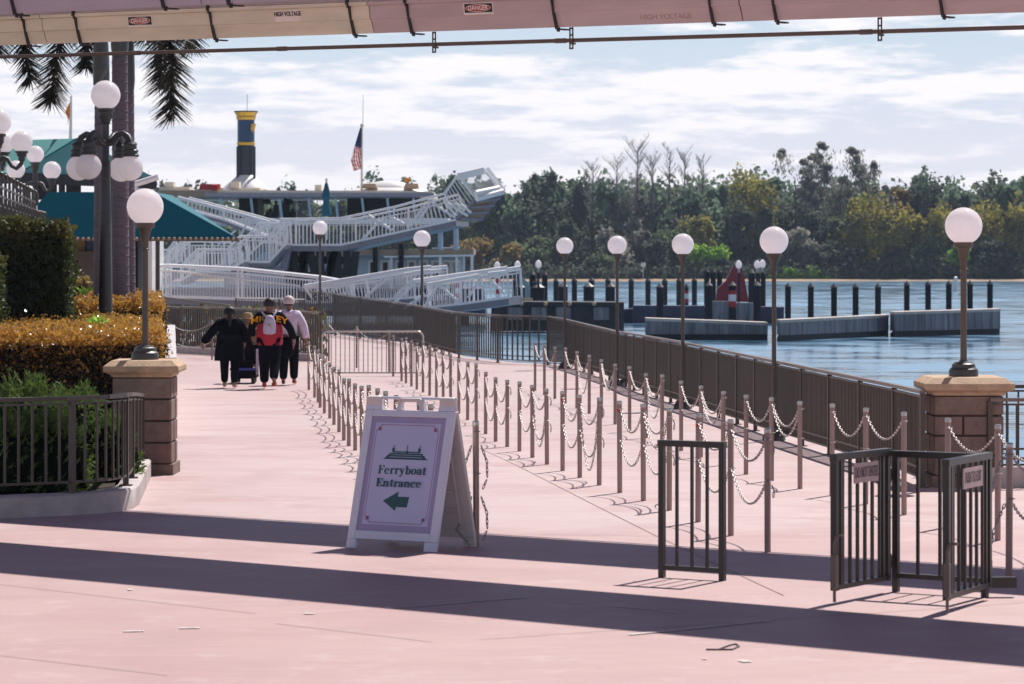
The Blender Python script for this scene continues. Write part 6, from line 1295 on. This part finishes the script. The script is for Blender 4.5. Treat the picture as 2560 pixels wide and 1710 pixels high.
# 3 black, yellow and red jersey with a backpack
t, n, b, k = walker(674, 972, 747, 'person in a black, yellow and red jersey with one heel lifted mid-step', (.10, -.27), ((-.33, .02, 1.20, -.31, .14, 1.02), (.37, .0, 1.18, .43, .03, .95)), .10)
t.scale.x *= 1.1; garment(t, n, TORSO, TE, {'*': .035, 'pelvis': .05, 'waist': .06, 'chest': .05, 'elbL': .03, 'elbR': .03, 'shoL': .045, 'shoR': .045}, M['black_cloth'], 'jersey'); garment(t, n, LEGS, LE, {'*': .045}, M['black_cloth'], 'trousers'); shoes(t, n, M['shoe_red']); hairdo(t, n, sc=1.03)
mb = MB(); mb.lathe([(.215, .855), (.232, .90), (.238, 1.05), (.230, 1.20), (.20, 1.285)], (0, .0, 0), 24, 1, .84); lobj(t, 'red_panel', mb, M['red_cloth'], 60)
mb = MB(); vf = text_mesh('MICKEY', .165, .003, .004, 1.25); 
for v in vf[0]:
    pass
mb.add([(v[0]*.92, -.158-.02*abs(v[0])*0+.42*v[0]*v[0], 1.395+v[1]-.35*abs(v[0])**1.4) for v in vf[0]], vf[1]); lobj(t, 'jersey_lettering', mb, M['yellow_letters'], None)
bp = thing('backpack', 'small pale patterned backpack on the jersey wearer', 'bag', (0, 0, 0)); WL[bp.name] = Vector((0, 0, 0)); bp.location = b; bp.scale = (k, k, k)
mb = MB(); mb.lathe([(.05, 0), (.115, .02), (.128, .10), (.115, .24), (.085, .33), (.04, .37), (.001, .375)], (.02, -.27, 1.07), 18, 1, .55); lobj(bp, 'bag_body', mb, M['bagpack'], 50)
for sg in (-1, 1): mb = MB(); mb.tube([(.02+sg*.06, -.205, 1.40), (sg*.13, -.15, 1.50), (sg*.14, -.06, 1.535)], [.022, .022, .02], 6); lobj(bp, 'strap', mb, M['bagpack'])
mb = MB(); mb.lathe([(.026, -.01), (.026, .01)], (0, 0, 0), 12); mb.v = [(v[0]+.02, v[2]-.345, v[1]+1.26) for v in mb.v]; lobj(bp, 'badge', mb, M['straw'], 40)
# 4 pale hoodie and cap
t, n, b, k = walker(722, 962, 746, 'person in a pale pink hooded top and light cap beside the jersey wearer', (-.05, .08), ((-.27, .02, 1.16, -.22, .10, .98), (.31, .0, 1.18, .35, .0, .93)))
garment(t, n, TORSO, TE, {'*': .045, 'pelvis': .05, 'waist': .06, 'chest': .055}, M['pale_hoodie'], 'hoodie'); garment(t, n, LEGS, LE, {'*': .045}, M['black_cloth'], 'trousers'); shoes(t, n, M['shoe_red']); hairdo(t, n, sc=1.0)
hairdo(t, n, M['cap_white'], 1.09, .03, 'cap')
mb = MB(); mb.tube([(-.08, -.07, 1.50), (-.03, -.12, 1.45), (.04, -.12, 1.45), (.09, -.07, 1.50)], [.045, .06, .06, .045], 10); lobj(t, 'hood', mb, M['pale_hoodie'])
bp = thing('shoulder_bag', 'black bag carried low between the two right-hand walkers', 'bag', b); q = b+Vector((-.02, -.24, 0)); mb = MB(); mb.sphere(q+UP*.75, .17, 14, 10, 1.1); part('bag_body', mb, M['black_cloth'], bp, 60)
mb = MB(); mb.tube([q+Vector((-.10, 0, .9)), q+Vector((-.14, .02, 1.02)), q+Vector((-.02, .02, 1.04)), q+Vector((.06, 0, .92))], .012, 6); part('bag_handle', mb, M['black_cloth'], bp)
